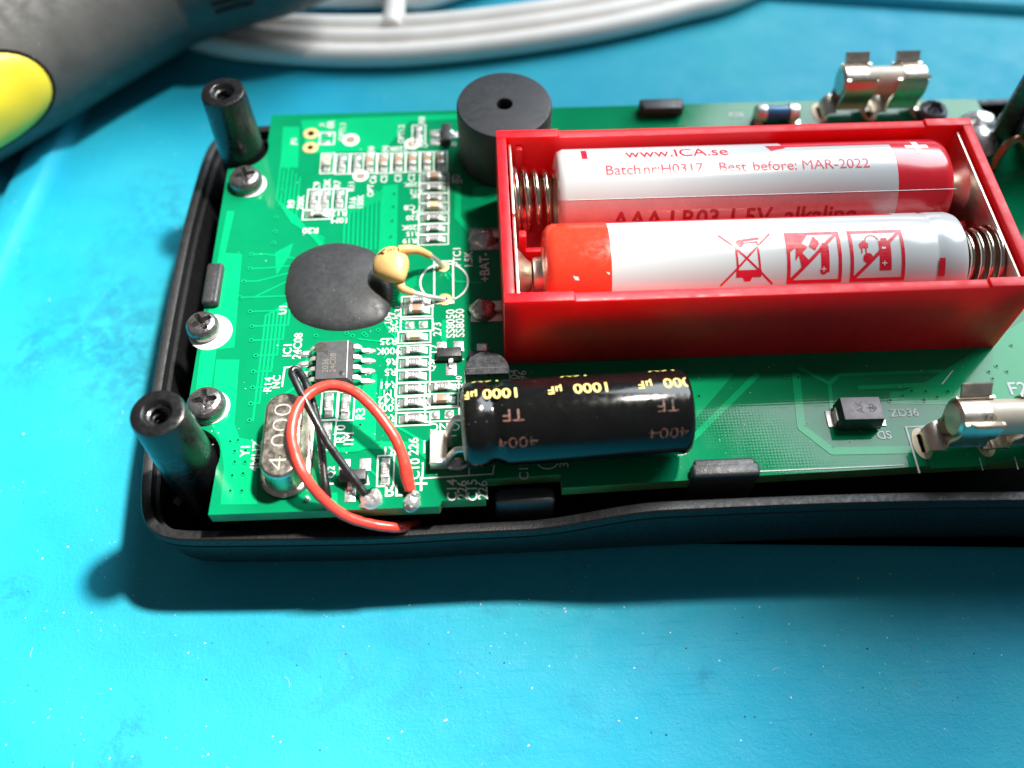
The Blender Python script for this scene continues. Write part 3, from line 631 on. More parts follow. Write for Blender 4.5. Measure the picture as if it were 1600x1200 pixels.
# ================================================================== buzzer
bz = thing('buzzer', 'dark grey round buzzer with small hole on top, behind red holder', 'buzzer', (1.2, 30.36, 0))
q = MB(); q.lathe([(5.3, 0.0), (5.45, 0.25), (5.45, 0.6), (5.5, 0.75), (5.5, 7.95), (5.38, 8.2), (5.2, 8.25), (0.98, 8.25), (0.9, 8.15), (0.9, 5.5), (0, 5.5)], 72); q.build('housing', 'buzzer', bz, smooth=30)
q = MB(); q.disc(0.89, 5.6, 24); q.build('sound_hole', 'hole_black', bz)
q = MB(); q.tube([(-3.3 + 0.85 * math.cos(a), -2.0 + 0.85 * math.sin(a), 8.25) for a in [i * PI / 14 + 1.2 for i in range(15)]], 0.035, 6); q.build('mould_mark', 'buzzer', bz)

# ================================================================== battery holder
HL, HW, HH, TW = 52.05, 23.3, 10.77, 1.15
bh = thing('battery_holder', 'glossy red plastic battery holder soldered on the circuit board', 'battery holder', (0, 0, 0))
def wall(x0, x1, y0, y1, z0, z1): 
    q = MB(); q.box(x0, x1, y0, y1, z0, z1, bev=0.14, seg=2); return q.build('wall', 'red_plastic', bh)
q = MB(); q.box(0.1, HL - 0.1, 0.1, HW - 0.1, 0.05, 1.2, bev=0.05); q.build('floor', 'red_plastic', bh)
E0 = 6.7; E1 = HL - 5.0
def long_wall(y0):
    pr = [(0, 0), (HL, 0), (HL, HH), (E1, HH), (E1 - 0.12, HH - 0.26), (E0 + 0.12, HH - 0.26), (E0, HH), (0, HH)]
    bm = bmesh.new(); A = [bm.verts.new((x, y0, z)) for x, z in pr]; B_ = [bm.verts.new((x, y0 + TW, z)) for x, z in pr]; n = len(pr)
    bm.faces.new(A); bm.faces.new(B_[::-1])
    for i in range(n): bm.faces.new((A[i], B_[i], B_[(i + 1) % n], A[(i + 1) % n]))
    bmesh.ops.recalc_face_normals(bm, faces=bm.faces[:])
    bmesh.ops.bevel(bm, geom=bm.edges[:], offset=0.11, segments=2, affect='EDGES', profile=0.5)
    q = MB(); q.frombm(bm); q.build('wall', 'red_plastic', bh, smooth=30)
long_wall(0.0); long_wall(HW - TW)
wall(0.02, 1.05, TW - 0.1, HW - TW + 0.1, 0.02, HH - 0.06); wall(HL - 1.1, HL - 0.02, TW - 0.1, HW - TW + 0.1, 0.02, HH - 0.06)
# ribs and centre dividers
def rib(x0, x1, y0, y1, z0, z1):
    q = MB(); q.box(x0, x1, y0, y1, z0, z1, bev=0.12); q.build('rib', 'red_plastic', bh)
rib(2.0, 2.75, 11.2, 12.1, 1.1, 7.2); rib(2.0, 5.2, 11.35, 11.95, 1.1, 4.6); rib(2.1, 2.8, HW - TW - 0.7, HW - TW + 0.05, 1.1, 9.6)
rib(HL - 2.9, HL - 2.2, 11.2, 12.1, 1.1, 6.6); rib(HL - 5.6, HL - 2.2, 11.35, 11.95, 1.1, 4.3)
rib(E0 + 2, E1 - 2, 11.4, 11.9, 1.1, 2.6)
# contact plates
def plate(x, y0, y1, z1):
    q = MB(); q.box(x - 0.14, x + 0.14, y0, y1, 1.2, z1, bev=0.05); return q.build('contact_plate', 'nickel', bh)
plate(1.42, 11.9, HW - TW - 0.3, 10.05); plate(1.42, TW + 0.1, 11.5, 10.0); plate(HL - 1.5, TW + 0.1, HW - TW - 0.3, 10.1)
def coil(x0, x1, y, z, r0, r1, turns, wire=0.22):
    pts = []; n = int(turns * 22)
    for i in range(n + 1):
        t = i / n; a = t * turns * 2 * PI; r = r0 + (r1 - r0) * t; pts.append((x0 + (x1 - x0) * t, y + r * math.cos(a), z + r * math.sin(a)))
    q = MB(); q.tube(pts, wire, 8); return q.build('spring', 'spring_steel', bh, smooth=60)
YF, YR, ZB = 6.4, 16.9, 6.62
coil(1.6, 6.1, YR, ZB, 3.4, 2.8, 4.2, 0.30); coil(HL - 1.7, 46.1, YF, ZB, 3.6, 2.9, 4.6, 0.28)
def dimple(x, y, s):
    q = MB(); q.lathe([(3.0, 0), (2.6, 0.35), (1.8, 1.0), (1.4, 1.5), (0.5, 1.65), (0, 1.65)], 28, T(x, y, ZB) @ RY(90 * s)); q.build('contact_dimple', 'nickel', bh, smooth=40)
dimple(1.5, YF, 1); dimple(HL - 1.6, YR, -1)

# ================================================================== AAA cells
def cell(name, label, x0, x1, y, plus, phi_map, inks):
    t = thing(name, label, 'battery', (x0, y, ZB)); L_ = x1 - x0; RB = 5.22
    # body sleeve: x along the cell, phi from straight up towards the viewer
    NP = 72
    if plus < 0: prof = [(0.0, 3.0), (0.0, 3.6), (0.12, 4.5), (0.5, 5.0), (1.0, RB)] ; end = [(L_ - 3.6, RB), (L_ - 3.3, RB - 0.09), (L_ - 3.0, RB - 0.09), (L_ - 2.6, RB), (L_ - 0.7, RB), (L_ - 0.2, 5.05), (L_, 4.7), (L_, 3.2)]
    else: prof = [(0.0, 3.2), (0.0, 4.5), (0.25, 4.98), (0.8, RB)]; end = [(L_ - 1.3, RB), (L_ - 0.5, 5.0), (L_ - 0.1, 4.5), (L_, 3.6), (L_, 3.0)]
    xs = prof + [(x, RB) for x in phi_map[0]] + end
    q = MB(); n = len(xs); names = phi_map[2]
    vs = [(x, -r * math.sin(2 * PI * i / NP), r * math.cos(2 * PI * i / NP)) for x, r in xs for i in range(NP)]
    q.v = vs
    for j in range(n - 1):
        for i in range(NP):
            q.f.append([j * NP + i, j * NP + (i + 1) % NP, (j + 1) * NP + (i + 1) % NP, (j + 1) * NP + i])
            ph = ((i + 0.5) * 360 / NP + 180) % 360 - 180; q.m.append(names.index(phi_map[1]((xs[j][0] + xs[j + 1][0]) / 2, ph)))
    q.build('sleeve', names, t, smooth=40)
    e = MB(); sgn = -1 if plus < 0 else 1; xe = 0 if plus < 0 else L_
    e.lathe([(3.3, -0.05), (2.1, 0.0), (1.95, 0.1), (1.9, 0.85), (1.75, 1.02), (0, 1.05)], 32, T(xe, 0, 0) @ RY(90 * sgn)); e.build('positive_cap', 'nickel', t, smooth=40)
    e = MB(); xm = L_ if plus < 0 else 0
    e.lathe([(3.4, -0.1), (3.2, 0.03), (2.4, 0.06), (0, 0.06)], 32, T(xm, 0, 0) @ RY(-90 * sgn)); e.build('negative_cap', 'nickel', t, smooth=40)
    return t
RI = 5.238
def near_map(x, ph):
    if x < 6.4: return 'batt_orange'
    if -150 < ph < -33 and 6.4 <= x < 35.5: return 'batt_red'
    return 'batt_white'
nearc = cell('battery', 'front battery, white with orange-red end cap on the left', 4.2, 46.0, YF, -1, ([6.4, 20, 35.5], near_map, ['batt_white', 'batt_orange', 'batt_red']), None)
# recycling and warning pictograms
k = Ink(); s_ = 4.4
def ic(cx, pts, wd=None, closed=False):
    pts = [(cx + a * 1.18, b_ * 1.15) for a, b_ in pts]
    if wd: k.line(pts, wd, closed)
    else: k.poly(pts)
c0 = 19.6                                   # crossed-out wheeled bin
ic(c0, [(-2.1, 2.2), (2.1, -2.2)], 0.2); ic(c0, [(-2.1, -2.2), (2.1, 2.2)], 0.2)
ic(c0, [(-0.85, 1.25), (0.95, 1.45), (1.1, -1.2), (-0.75, -1.25)], 0.2, True); ic(c0, [(-0.9, -1.0), (1.2, -1.0), (1.2, -1.6), (-0.9, -1.6)]); k.circ(c0 - 0.55, 1.55, 0.42); ic(c0, [(-0.3, 1.75), (1.2, 1.95), (1.2, 1.7), (-0.3, 1.5)]); ic(c0, [(-0.4, -1.5), (0.5, -1.5), (0.3, -1.95), (-0.2, -1.95)])
def sq(cx):
    for a, b_ in (((-2.15, 2.15), (2.15, 2.15)), ((2.15, 2.15), (2.15, -2.15)), ((2.15, -2.15), (-2.15, -2.15)), ((-2.15, -2.15), (-2.15, 2.15)), ((-2.1, -2.1), (2.1, 2.1))): ic(cx, [a, b_], 0.34)
c1 = 26.25; sq(c1)                           # keep away from fire
ic(c1, [(-2.0, 2.0), (-0.35, 2.0), (-0.95, 1.2), (-0.5, 0.8), (-1.0, 0.3), (-0.5, -0.3), (-1.1, -0.9), (-1.3, 0.1), (-1.6, -0.4), (-1.5, 0.8), (-2.0, 0.4)])
ic(c1, [(0.1, 1.9), (0.5, 1.1), (0.1, 0.5), (-0.4, 0.9)]); k.circ(c1 + 0.3, 1.45, 0.26)
ic(c1, [(0.55, 0.9), (1.25, 0.9), (1.25, -1.4), (0.55, -1.4)]); k.circ(c1 + 0.9, -1.45, 0.36); ic(c1, [(0.72, 1.15), (1.1, 1.15), (1.1, 0.85), (0.72, 0.85)])
c2 = 32.5; sq(c2)                           # do not charge
ic(c2, [(0.15, 1.2), (1.15, 1.2), (1.15, -1.4), (0.15, -1.4)]); ic(c2, [(0.4, 1.45), (0.9, 1.45), (0.9, 1.15), (0.4, 1.15)])
ic(c2, [(-1.45, 0.55), (-0.75, 0.55), (-0.7, 0.95), (-1.1, 1.3), (-1.5, 0.95)]); ic(c2, [(-1.3, 0.2), (-1.3, 0.5)], 0.14); ic(c2, [(-0.95, 0.2), (-0.95, 0.5)], 0.14); k.circ(c2 - 0.95, -0.35, 0.5); k.ring(c2 - 0.45, 1.35, 0.65, 0.12, 12, 20, 170)
k.wrap('printed_pictograms', 'red_ink', nearc, RI, math.radians(27))
k = Ink(); k.rect(38.6, 39.2, -0.9, 0.9); k.wrap('minus_mark', 'red_ink', nearc, RI - 0.005, math.radians(43))
k = Ink(); k.text('+', c1 + 0.9, -1.3, 0.5, 0); k.text('+', c2 + 0.65, -0.9, 0.5, 0); k.rect(4.2, 4.85, -3.6, -2.95); k.rect(c2 + 0.45, c2 + 0.85, 0.5, 0.72); k.wrap('white_marks', 'white_ink', nearc, RI + 0.02, math.radians(27))
k = Ink(); k.poly([(0, 0), (0.5, -0.1), (0.6, -0.45), (0.2, -0.4)]); k.poly([(3.2, 0.3), (3.6, 0.2), (3.5, 0.0)]); k.wrap('chipped_paint', 'white_ink', nearc, RI, math.radians(40), 2.6)
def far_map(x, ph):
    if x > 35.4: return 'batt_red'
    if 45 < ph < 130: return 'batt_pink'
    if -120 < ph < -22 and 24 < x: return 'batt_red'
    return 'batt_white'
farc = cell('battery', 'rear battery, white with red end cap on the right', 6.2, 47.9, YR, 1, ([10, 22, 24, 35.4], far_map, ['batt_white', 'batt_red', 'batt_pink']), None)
for t_, x_, h_ in (('Batch', 6.75, 1.15), ('nr:H0317', 12.0, 1.15), ('Best', 18.2, 1.15), ('before:', 22.6, 1.15), ('MAR-2022', 29.0, 1.15)):
    k = Ink(); k.text(t_, x_, 0, h_, 0, 1.0); k.wrap('printed_text', 'red_ink', farc, RI, math.radians(11))
k = Ink(); k.text('www.ICA.se', 12.6, 0, 1.5, 0, 1.0); k.wrap('printed_text', 'red_ink', farc, RI, math.radians(-15))
k = Ink(); k.rect(2.6, 3.2, -0.9, 0.9); k.wrap('minus_mark', 'red_ink', farc, RI, math.radians(-17))
k = Ink(); k.poly([(22.2, 0.5), (24.2, 0.5), (24.2, -0.2), (22.6, -0.7)]); k.wrap('red_flash', 'red_ink', farc, RI, math.radians(-20))
k = Ink(); k.rect(36.9, 39.3, -0.33, 0.33); k.rect(37.8, 38.45, -1.1, 1.1); k.wrap('plus_mark', 'white_ink', farc, RI, math.radians(-13))
for t_, x_ in (('AAA', 8.2), ('LR03', 14.2), ('1.5V', 20.2), ('alkaline', 27.5)):
    k = Ink(); k.text(t_, x_, 0, 1.9, 0, 1.0, 0.02); k.wrap('type_text', 'dark_red_ink', farc, RI, math.radians(70))
q = MB(); q.tube([(0.9, -5.225 * math.sin(math.radians(45)), 5.225 * math.cos(math.radians(45))), (41.5, -5.225 * math.sin(math.radians(45)), 5.225 * math.cos(math.radians(45)))], 0.035, 6); q.build('label_seam', 'batt_white', farc)

# ================================================================== electrolytic capacitor lying on its side
ca = Vector((-4.23,-9.61,4.35)); cb = Vector((17.17,-8.98,4.35)); cl = (cb - ca).length
cap = thing('electrolytic_capacitor', 'black electrolytic capacitor with yellow print lying beside the red holder', 'capacitor', (ca.x, ca.y, ca.z), math.degrees(math.atan2(cb.y - ca.y, cb.x - ca.x)))
RC = 4.12
q = MB(); q.lathe([(3.3, 0.02), (3.75, 0.05), (4.05, 0.25), (RC, 0.7), (RC, 1.7), (3.95, 2.2), (3.66, 2.7), (3.7, 3.1), (4.03, 3.7), (RC, 4.0), (RC, cl - 0.8), (4.02, cl - 0.4), (3.75, cl - 0.08), (3.45, cl), (3.3, cl - 0.03)], 72, RY(90)); q.build('sleeve', 'sleeve', cap, smooth=50)
q = MB(); q.lathe([(3.42, cl - 0.06), (2.6, cl - 0.12), (0, cl - 0.14)], 40, RY(90)); q.build('can_end', 'nickel', cap)
q = MB(); q.lathe([(3.4, 0.06), (3.25, -0.12), (2.6, -0.2), (0, -0.2)], 40, RY(90)); q.build('rubber_bung', 'bung', cap)
for yy, zz, e in ((1.2, -0.6, (-1.6, 0.2, -4.1)), (-1.9, -1.2, (-2.1, -1.7, -4.1))):
    q = MB(); q.tube(crom([(0, yy, zz), (-0.9, yy, zz - 0.1), (-1.6, (yy + e[1]) / 2, (zz + e[2]) / 2), e], 5), 0.3, 10); q.build('lead', 'tin', cap)
for t_, x_, y_, h_ in [('1000', 3.5 + i * 8.4, 0.0, 1.28) for i in range(3)] + [('µF', 0.75, 0.08, 1.2)] + [('µF', 0.2 + i * 8.4, 0.08, 1.2) for i in (1, 2)] + [('16V', 2.2 + i * 8.4, 2.95, 1.3) for i in range(3)]:
    k = Ink(); k.text(t_, x_, y_, h_, 180, 1.02, 0.02)
    k.wrap('printed_rating', 'yellow_ink', cap, RC + 0.012, math.radians(-13), 0, [((cl - 0.5, 0, 0), (1, 0, 0)), ((0.25, 0, 0), (-1, 0, 0))])
for t_, x_, y_ in (('TF', 4.6, 0), ('TF', 18.8, 0), ('4004', 4.9, -2.6), ('4004', 18.8, -2.6)):
    k = Ink(); k.text(t_, x_, y_, 1.1, 180, 1.2); k.wrap('printed_code', 'brown_ink', cap, RC + 0.012, math.radians(20))

# ================================================================== crystal
xa = Vector((-21.69,-5.25,3.4)); xb = Vector((-21.71,-13.28,3.4)); cm = (xa + xb) / 2; dd = xb - xa
ang = math.degrees(math.atan2(xa.y - xb.y, xa.x - xb.x)) - 90
cry = thing('crystal', 'oval silver crystal can stamped 4.000 beside the red wire loop', 'crystal', (cm.x, cm.y, 0), ang)
def stadium(hl, r, n=14): return [(r * math.cos(math.radians(180 * i / n)), hl + r * math.sin(math.radians(180 * i / n))) for i in range(n + 1)] + [(-r * math.cos(math.radians(180 * i / n)), -hl - r * math.sin(math.radians(180 * i / n))) for i in range(n + 1)]
hl = dd.length / 2 - 1.2; q = MB()
q.rings([[(x, y, z) for x, y in stadium(hl, r)] for r, z in ((1.55, 3.52), (1.72, 3.46), (1.83, 3.3), (1.86, 3.0), (1.86, 0.9), (2.0, 0.55), (2.0, 0.5))]); q.add([(x, y, 3.52) for x, y in stadium(hl, 1.55)], [list(range(30))]); q.build('can', 'crystal_can', cry, smooth=50)
q = MB(); q.rings([[(x, y, z) for x, y in stadium(hl, r)] for r, z in ((1.95, 0.56), (2.3, 0.5), (2.42, 0.4), (2.42, 0.12), (2.3, 0.05))]); q.build('flange', 'crystal_can', cry, smooth=50)
k = Ink(); k.text('4.000', -0.1, -0.3, 1.65, 90, 1.35, -0.02); k.flat('stamped_number', 'stamp', cry, 3.524)

# ================================================================== memory chip, eight legs
ia = (-17.56,0.29)
ic8 = thing('integrated_circuit', 'grey eight-legged chip with a sooty corner spot, below the epoxy blob', 'chip', (ia[0], ia[1], 0), 1)
q = MB(); q.box(-1.95, 1.95, -2.45, 2.45, 0.18, 0.9, taper=0.0); 
q = MB(); q.rings([[(-1.95, -2.45, 0.85), (1.95, -2.45, 0.85), (1.95, 2.45, 0.85), (-1.95, 2.45, 0.85)], [(-1.8, -2.3, 1.65), (1.35, -2.3, 1.65), (1.35, 2.3, 1.65), (-1.8, 2.3, 1.65)]]); q.add([(-1.8, -2.3, 1.65), (1.35, -2.3, 1.65), (1.35, 2.3, 1.65), (-1.8, 2.3, 1.65)], [(0, 1, 2, 3)])
q.rings([[(-1.8, -2.3, 0.15), (1.8, -2.3, 0.15), (1.8, 2.3, 0.15), (-1.8, 2.3, 0.15)], [(-1.95, -2.45, 0.85), (1.95, -2.45, 0.85), (1.95, 2.45, 0.85), (-1.95, 2.45, 0.85)]]); q.build('body', 'ic_body', ic8, smooth=0)
q = MB(); q.tube([(1.36, -2.3, 1.64), (1.36, 2.3, 1.64)], 0.045, 6); q.build('bevel_edge', 'resistor_mark', ic8)
for s in (-1, 1):
    for i in range(4):
        y = -1.905 + 1.27 * i
        q = MB(); q.sheet([(s * 1.9, 0.95), (s * 2.3, 0.95), (s * 2.5, 0.8), (s * 2.6, 0.25), (s * 2.8, 0.14), (s * 3.5, 0.12)], -0.23, 0.23, 0.16 * s, T(0, y, 0) @ RZ(-90) @ Matrix.Diagonal((1, 1, 1, 1)))
        o = q.build('leg', 'tin', ic8, smooth=50)
        q = MB(); q.lathe([(0.34, 0.0), (0.32, 0.1), (0.15, 0.17), (0, 0.18)], 14, T(s * 3.35, y, 0.02) @ Matrix.Diagonal((2.2, 1, 1, 1))); q.build('solder_fillet', 'solder', o, smooth=60)
k = Ink(); k.poly([(-1.45 + 0.62 * math.cos(a) * (1 + 0.15 * math.sin(3 * a)), 1.6 + 0.62 * math.sin(a)) for a in [i * PI / 9 for i in range(18)]]); k.poly([(-1.2, 1.1), (-0.7, 1.15), (-0.65, 0.55), (-0.9, 0.75)]); k.flat('soot_spot', 'soot', ic8, 1.654)
k = Ink(); k.text('24C08', -0.1, -0.4, 0.62, 90, 1.0); k.text('2036', -0.85, -0.7, 0.62, 90, 1.0); k.flat('part_mark', 'ic_mark', ic8, 1.654)
q = MB(); q.lathe([(0.3, 0.0), (0.26, 0.02), (0, 0.022)], 18, T(0.85, -1.75, 1.645)); q.build('pin_dot', 'chip_body', ic8)

# ================================================================== thermistor bead
pt = thing('thermistor', 'tan thermistor bead on two bent leads, leaning over the epoxy blob', 'thermistor', (*(-6.27,11.12), 0))
org = Vector((*(-6.27,11.12), 0)); bc = Vector((-11.84,11.26,3)) - org
q = MB(); rows = []
MT = T(*bc) @ RZ(12) @ RY(-16)
for j in range(15):
    v = j / 14 * PI; ring = []
    for i in range(32):
        a = i / 32 * 2 * PI; r = math.sin(v); x, y, z = math.cos(v), r * math.cos(a), r * math.sin(a)
        dn = max(0, -y)
        ring.append((x * 2.05 * (1 - 0.42 * dn ** 1.5) + 0.75 * dn ** 2 + 0.06 * noise.noise((x * 2, y * 2, z * 2)), y * 2.5, z * 1.4 * (1 - 0.25 * dn) + 0.05 * noise.noise((x * 2, y * 2, z * 2 + 5))))
    rows.append(ring)
q.rings(rows, MT); q.build('bead', 'tan_bead', pt, smooth=80)
for pth in ([(-10.88,12.61,3.9), (-9.78,12.75,3.9), (-8.99,13.05,3.4), (-8.15,13.24,2.6), (-7.42,13.25,1.9), (-6.84,13.25,1.1), (-6.4,13.32,0.1)], [(-11.2,10.25,2.9), (-10.95,9.51,2.5), (-10.68,8.78,2.3), (-10.02,8.56,2), (-9.09,8.48,1.6), (-7.76,8.49,0.95), (-6.21,8.73,0.1)]):
    P = [p - org for p in crom(pth, 5)]; n = len(P)
    r = [0.62 - 0.24 * min(1, i / (n * 0.55)) for i in range(n)]
    c = int(n * 0.62); q = MB(); q.tube(P[:c], r[:c], 12); ld = q.build('coated_lead', 'tan_bead', pt, smooth=60)
    q = MB(); q.tube(P[c - 1:], 0.27, 10); q.build('bare_lead', 'tin', pt, smooth=60)
k = Ink(); k.poly([(-0.9, 0.5), (0.2, 0.9), (0.25, 0.75), (-0.2, 0.4), (0.1, -0.1), (-0.1, -0.15)]); k.text('152', 0.95, 0.35, 0.5, 20, 1.0)
mk = MB()
for f in k.f:
    mk.add([(k.v[i][0] * 0.9 - 0.1, k.v[i][1] * 0.9 + 0.9, 1.47 * math.sqrt(max(0.05, 1 - ((k.v[i][0] * 0.9 - 0.1) / 2.05) ** 2 - ((k.v[i][1] * 0.9 + 0.9) / 2.45) ** 2)) + 0.02) for i in f], [list(range(len(f)))], MT)
mk.build('printed_mark', 'dark_ink', pt, smooth=0)

# ================================================================== plastic-body transistor (flat face forward)
ta = (-1.87,-3.95)
trn = thing('transistor', 'black plastic transistor with rounded back, between red holder and black capacitor', 'transistor', (ta[0], ta[1], 0))
D = [(-2.2, 0.0), (2.2, 0.0)] + [(2.3 * math.cos(math.radians(a)), 0.55 + 2.3 * math.sin(math.radians(a))) for a in range(0, 181, 12)]
q = MB(); q.rings([[(x * s, y * s + (1 - s) * 0.8, z) for x, y in D] for s, z in ((1, 0.6), (1.0, 2.2), (0.97, 4.3), (0.93, 4.42))]); q.add([(x * .93, y * .93 + .056, 4.42) for x, y in D], [list(range(len(D)))]); q.add([(x, y, 0.6) for x, y in D], [list(range(len(D)))])
q.build('body', 'transistor', trn, smooth=35)
q = MB(); q.tube([(-2.1, 0.75, 4.42), (2.1, 0.75, 4.42)], 0.04, 6); q.build('mould_line', 'resistor_glaze', trn)
for x in (-1.27, 0, 1.27):
    q = MB(); q.box(x - 0.22, x + 0.22, 0.7, 1.1, 0.0, 0.7); q.build('leg', 'tin', trn)

# ================================================================== wires
rw = thing('red_wire', 'thin red wire looping over the crystal from a solder joint', 'wire', (*(-9.53,-14.49), 0))
org = Vector((*(-9.53,-14.49), 0))
P = [p - org for p in crom([(-9.61,-14.32,0.5), (-9.87,-13.22,1.2), (-10.12,-11.9,2), (-10.75,-10.22,2.8), (-11.59,-8.85,3.3), (-12.88,-7.16,3.8), (-14.76,-5.36,4.2), (-16.95,-4.59,4.4), (-18.86,-5.3,4.5), (-20.12,-7.18,4.6), (-20.48,-9.71,4.5), (-20.05,-11.93,3.9), (-19.1,-13.9,3.1), (-17.71,-15.28,1.3), (-15.83,-16.27,-0.5), (-13.53,-16.7,-1.7), (-11.44,-16.82,-2.4), (-10.24,-16.38,-3.4), (-9.6,-14.95,-6)], 7)]
q = MB(); q.tube(P, [0.52 + 0.10 * (i < 16) * math.sin(i / 16 * PI) + 0.012 * math.sin(i * 1.7) for i in range(len(P))], 16); q.build('insulation', 'red_wire', rw, smooth=80)
q = MB(); q.tube([(-9.59,-14.28,0.7), (-9.56,-14.52,0.35), (-9.43,-14.97,0.3)], 0.26, 8, T(*(-org))); q.build('bare_end', 'copper_wire', rw)
bw = thing('black_wire', 'thin black wire doubled back in a narrow loop beside the crystal', 'wire', (*(-13.69,-14.72), 0))
org = Vector((*(-13.69,-14.72), 0))
P = [p - org for p in crom([(-13.86,-14.59,0.6), (-14.73,-13.54,1.3), (-15.95,-12.04,2.2), (-17.28,-10.3,3.2), (-18.49,-8.17,4.1), (-19.57,-6.12,4.7), (-20.44,-4.45,5), (-20.91,-3.33,5), (-20.59,-2.9,4.9), (-20.09,-3.27,4.4), (-19.45,-4.58,3.6), (-18.76,-6.69,2.8), (-18.26,-9.07,1.9), (-17.99,-11.46,1.1), (-17.65,-13.86,0.4), (-17.22,-15.16,-1.2), (-16.39,-15.52,-4), (-15.48,-15.32,-6.5)], 6)]
q = MB(); q.tube(P, [0.39 + 0.01 * math.sin(i * 1.3) for i in range(len(P))], 14); q.build('insulation', 'black_wire', bw, smooth=80)

# solder joints on the board
def blob(p, rx, ry, h, m='solder', name='solder_joint', seed=0):
    q = MB(); n = 26; R = []
    for s, z in ((1.0, 0.02), (0.97, 0.25), (0.88, 0.5), (0.72, 0.72), (0.5, 0.9), (0.25, 0.98), (0.06, 1.0)):
        R.append([(rx * s * math.cos(2 * PI * i / n) * (1 + 0.3 * noise.noise((math.cos(2 * PI * i / n) * 1.4 + seed, math.sin(2 * PI * i / n) * 1.4, z * 1.5))), ry * s * math.sin(2 * PI * i / n) * (1 + 0.3 * noise.noise((math.sin(2 * PI * i / n) * 1.3, seed, z))), h * z * (1 + 0.18 * noise.noise((s * math.cos(2 * PI * i / n) * 2, s * math.sin(2 * PI * i / n) * 2 + seed, 5)))) for i in range(n)])
    q.rings(R, BZ @ T(p[0], p[1])); q.add(R[-1], [list(range(n))], BZ @ T(p[0], p[1]))
    return q.build(name, m, board, smooth=75)
blob((-13.37,-15.07), 1.2, 0.8, 0.75, seed=3); blob((-13.02,-14.75), 0.7, 0.9, 0.95, seed=31); blob((-13.85,-15.38), 0.6, 0.5, 0.5, seed=37)
blob((-9.46,-15.3), 0.85, 0.95, 0.7, 'solder', seed=9); blob((-9.22,-14.77), 0.5, 0.6, 0.85, 'solder', seed=19); blob((-9.57,-15.83), 0.7, 0.55, 0.5, 'dull_solder', seed=41)
q = MB()
for i in range(9):
    x, y = (-14.64,-14); a = random.uniform(-0.9, 0.3); x += 0.9 + random.uniform(-.3, .3); y += -0.3 + random.uniform(-.2, .2)
    q.tube([(x, y, 2.1), (x + 0.35 * math.cos(a), y + 0.35 * math.sin(a), 2.3 + random.uniform(-.2, .25)), (x + 0.7 * math.cos(a + .3), y + 0.7 * math.sin(a + .3), 2.0)], 0.05, 5)
q.build('frayed_insulation', 'black_wire', board)
blob((-1.54,17.45), 1.75, 1.5, 0.9, 'dull_solder', seed=5); pad((-1.26,17.25), 4.2, 3.3, 'dull_solder', h=0.14)
blob((-2.05,6.98), 1.7, 1.35, 1.5, 'dull_solder', seed=12); pad((-1.43,6.78), 4.0, 2.4, 'tin', h=0.12)
q = MB(); q.box(-1.7, 1.6, -0.65, 0.65, 0.35, 0.75, BZ @ T(*(-0.37,7.25)), bev=0.1); q.build('holder_tab', 'nickel', board)
q = MB(); q.box(-1.4, 1.6, -0.65, 0.65, 0.35, 0.75, BZ @ T(*(-0.07,17.58)), bev=0.1); q.build('holder_tab', 'nickel', board)
blob((-19.5,-14.61), 0.3, 0.3, 0.4, seed=2)

# ================================================================== screws with white pads under them
def screw(px, label, m, r=1.95, dz=1.75, ring=True, rot=20, off=(0, 0), pr=2.1):
    t = thing('screw', label, 'screw', (px[0], px[1], 0), rot, 'screws along the board edge' if m == 'screw_steel' else None)
    q = MB(); n = 48; prof = [(r * 0.93, 0.05), (r, 0.25), (r, 0.75), (r * 0.95, 1.15), (r * 0.82, 1.5), (r * 0.62, 1.68), (r * 0.3, dz), (0.01, dz + 0.03)]
    fine = []
    for (r0, z0), (r1, z1) in zip(prof[:-1], prof[1:]):
        for j in range(4): fine.append((r0 + (r1 - r0) * j / 4, z0 + (z1 - z0) * j / 4))
    fine.append(prof[-1]); n = 96; vs = []; fs = []
    for rr, z in fine:                                  # cross recess pressed into the head
        for i in range(n):
            a = 2 * PI * i / n; x, y = rr * math.cos(a), rr * math.sin(a); zz = z
            d = 9
            for u, v in ((abs(x), abs(y)), (abs(y), abs(x))):
                d = min(d, max((u - r * 0.62) / 0.14, (v - (0.30 - 0.08 * u)) / 0.08))
            if z > 1.0: zz = z - 0.85 * max(0, min(1, -d + 0.35))
            vs.append((x, y, zz))
    for j in range(len(fine) - 1):
        for i in range(n): fs.append((j * n + i, j * n + (i + 1) % n, (j + 1) * n + (i + 1) % n, (j + 1) * n + i))
    q.add(vs, fs); q.build('head', m, t, smooth=40)
    q = MB(); q.lathe([(r * 0.4, -6.5), (r * 0.45, 0.1)], 20); q.build('shank', m, t)
    if ring:
        q = MB(); q.lathe([(pr, 0), (pr, 0.05), (0.6, 0.052)], 40, BZ @ T(px[0] + off[0], px[1] + off[1])); q.build('screw_pad', 'white_ink', board)
    return t
screw((-29.71,27), 'dull steel cross-head screw at foot of the rear black post', 'screw_steel', rot=15, off=(0.3, -0.12), pr=1.98)
screw((-31.92,5.68), 'dull steel cross-head screw on a white pad, below the left clip', 'screw_steel', r=1.75, rot=35, off=(0.65, -0.25), pr=2.3)
screw((-30.29,-4.01), 'dull steel cross-head screw next to the front black post', 'screw_steel', rot=8, off=(0.2, 0.05), pr=2.0)
screw((55.35,35.21), 'black cross-head screw beside the rear fuse', 'screw_black', r=1.85, dz=2.1, ring=False, rot=30)

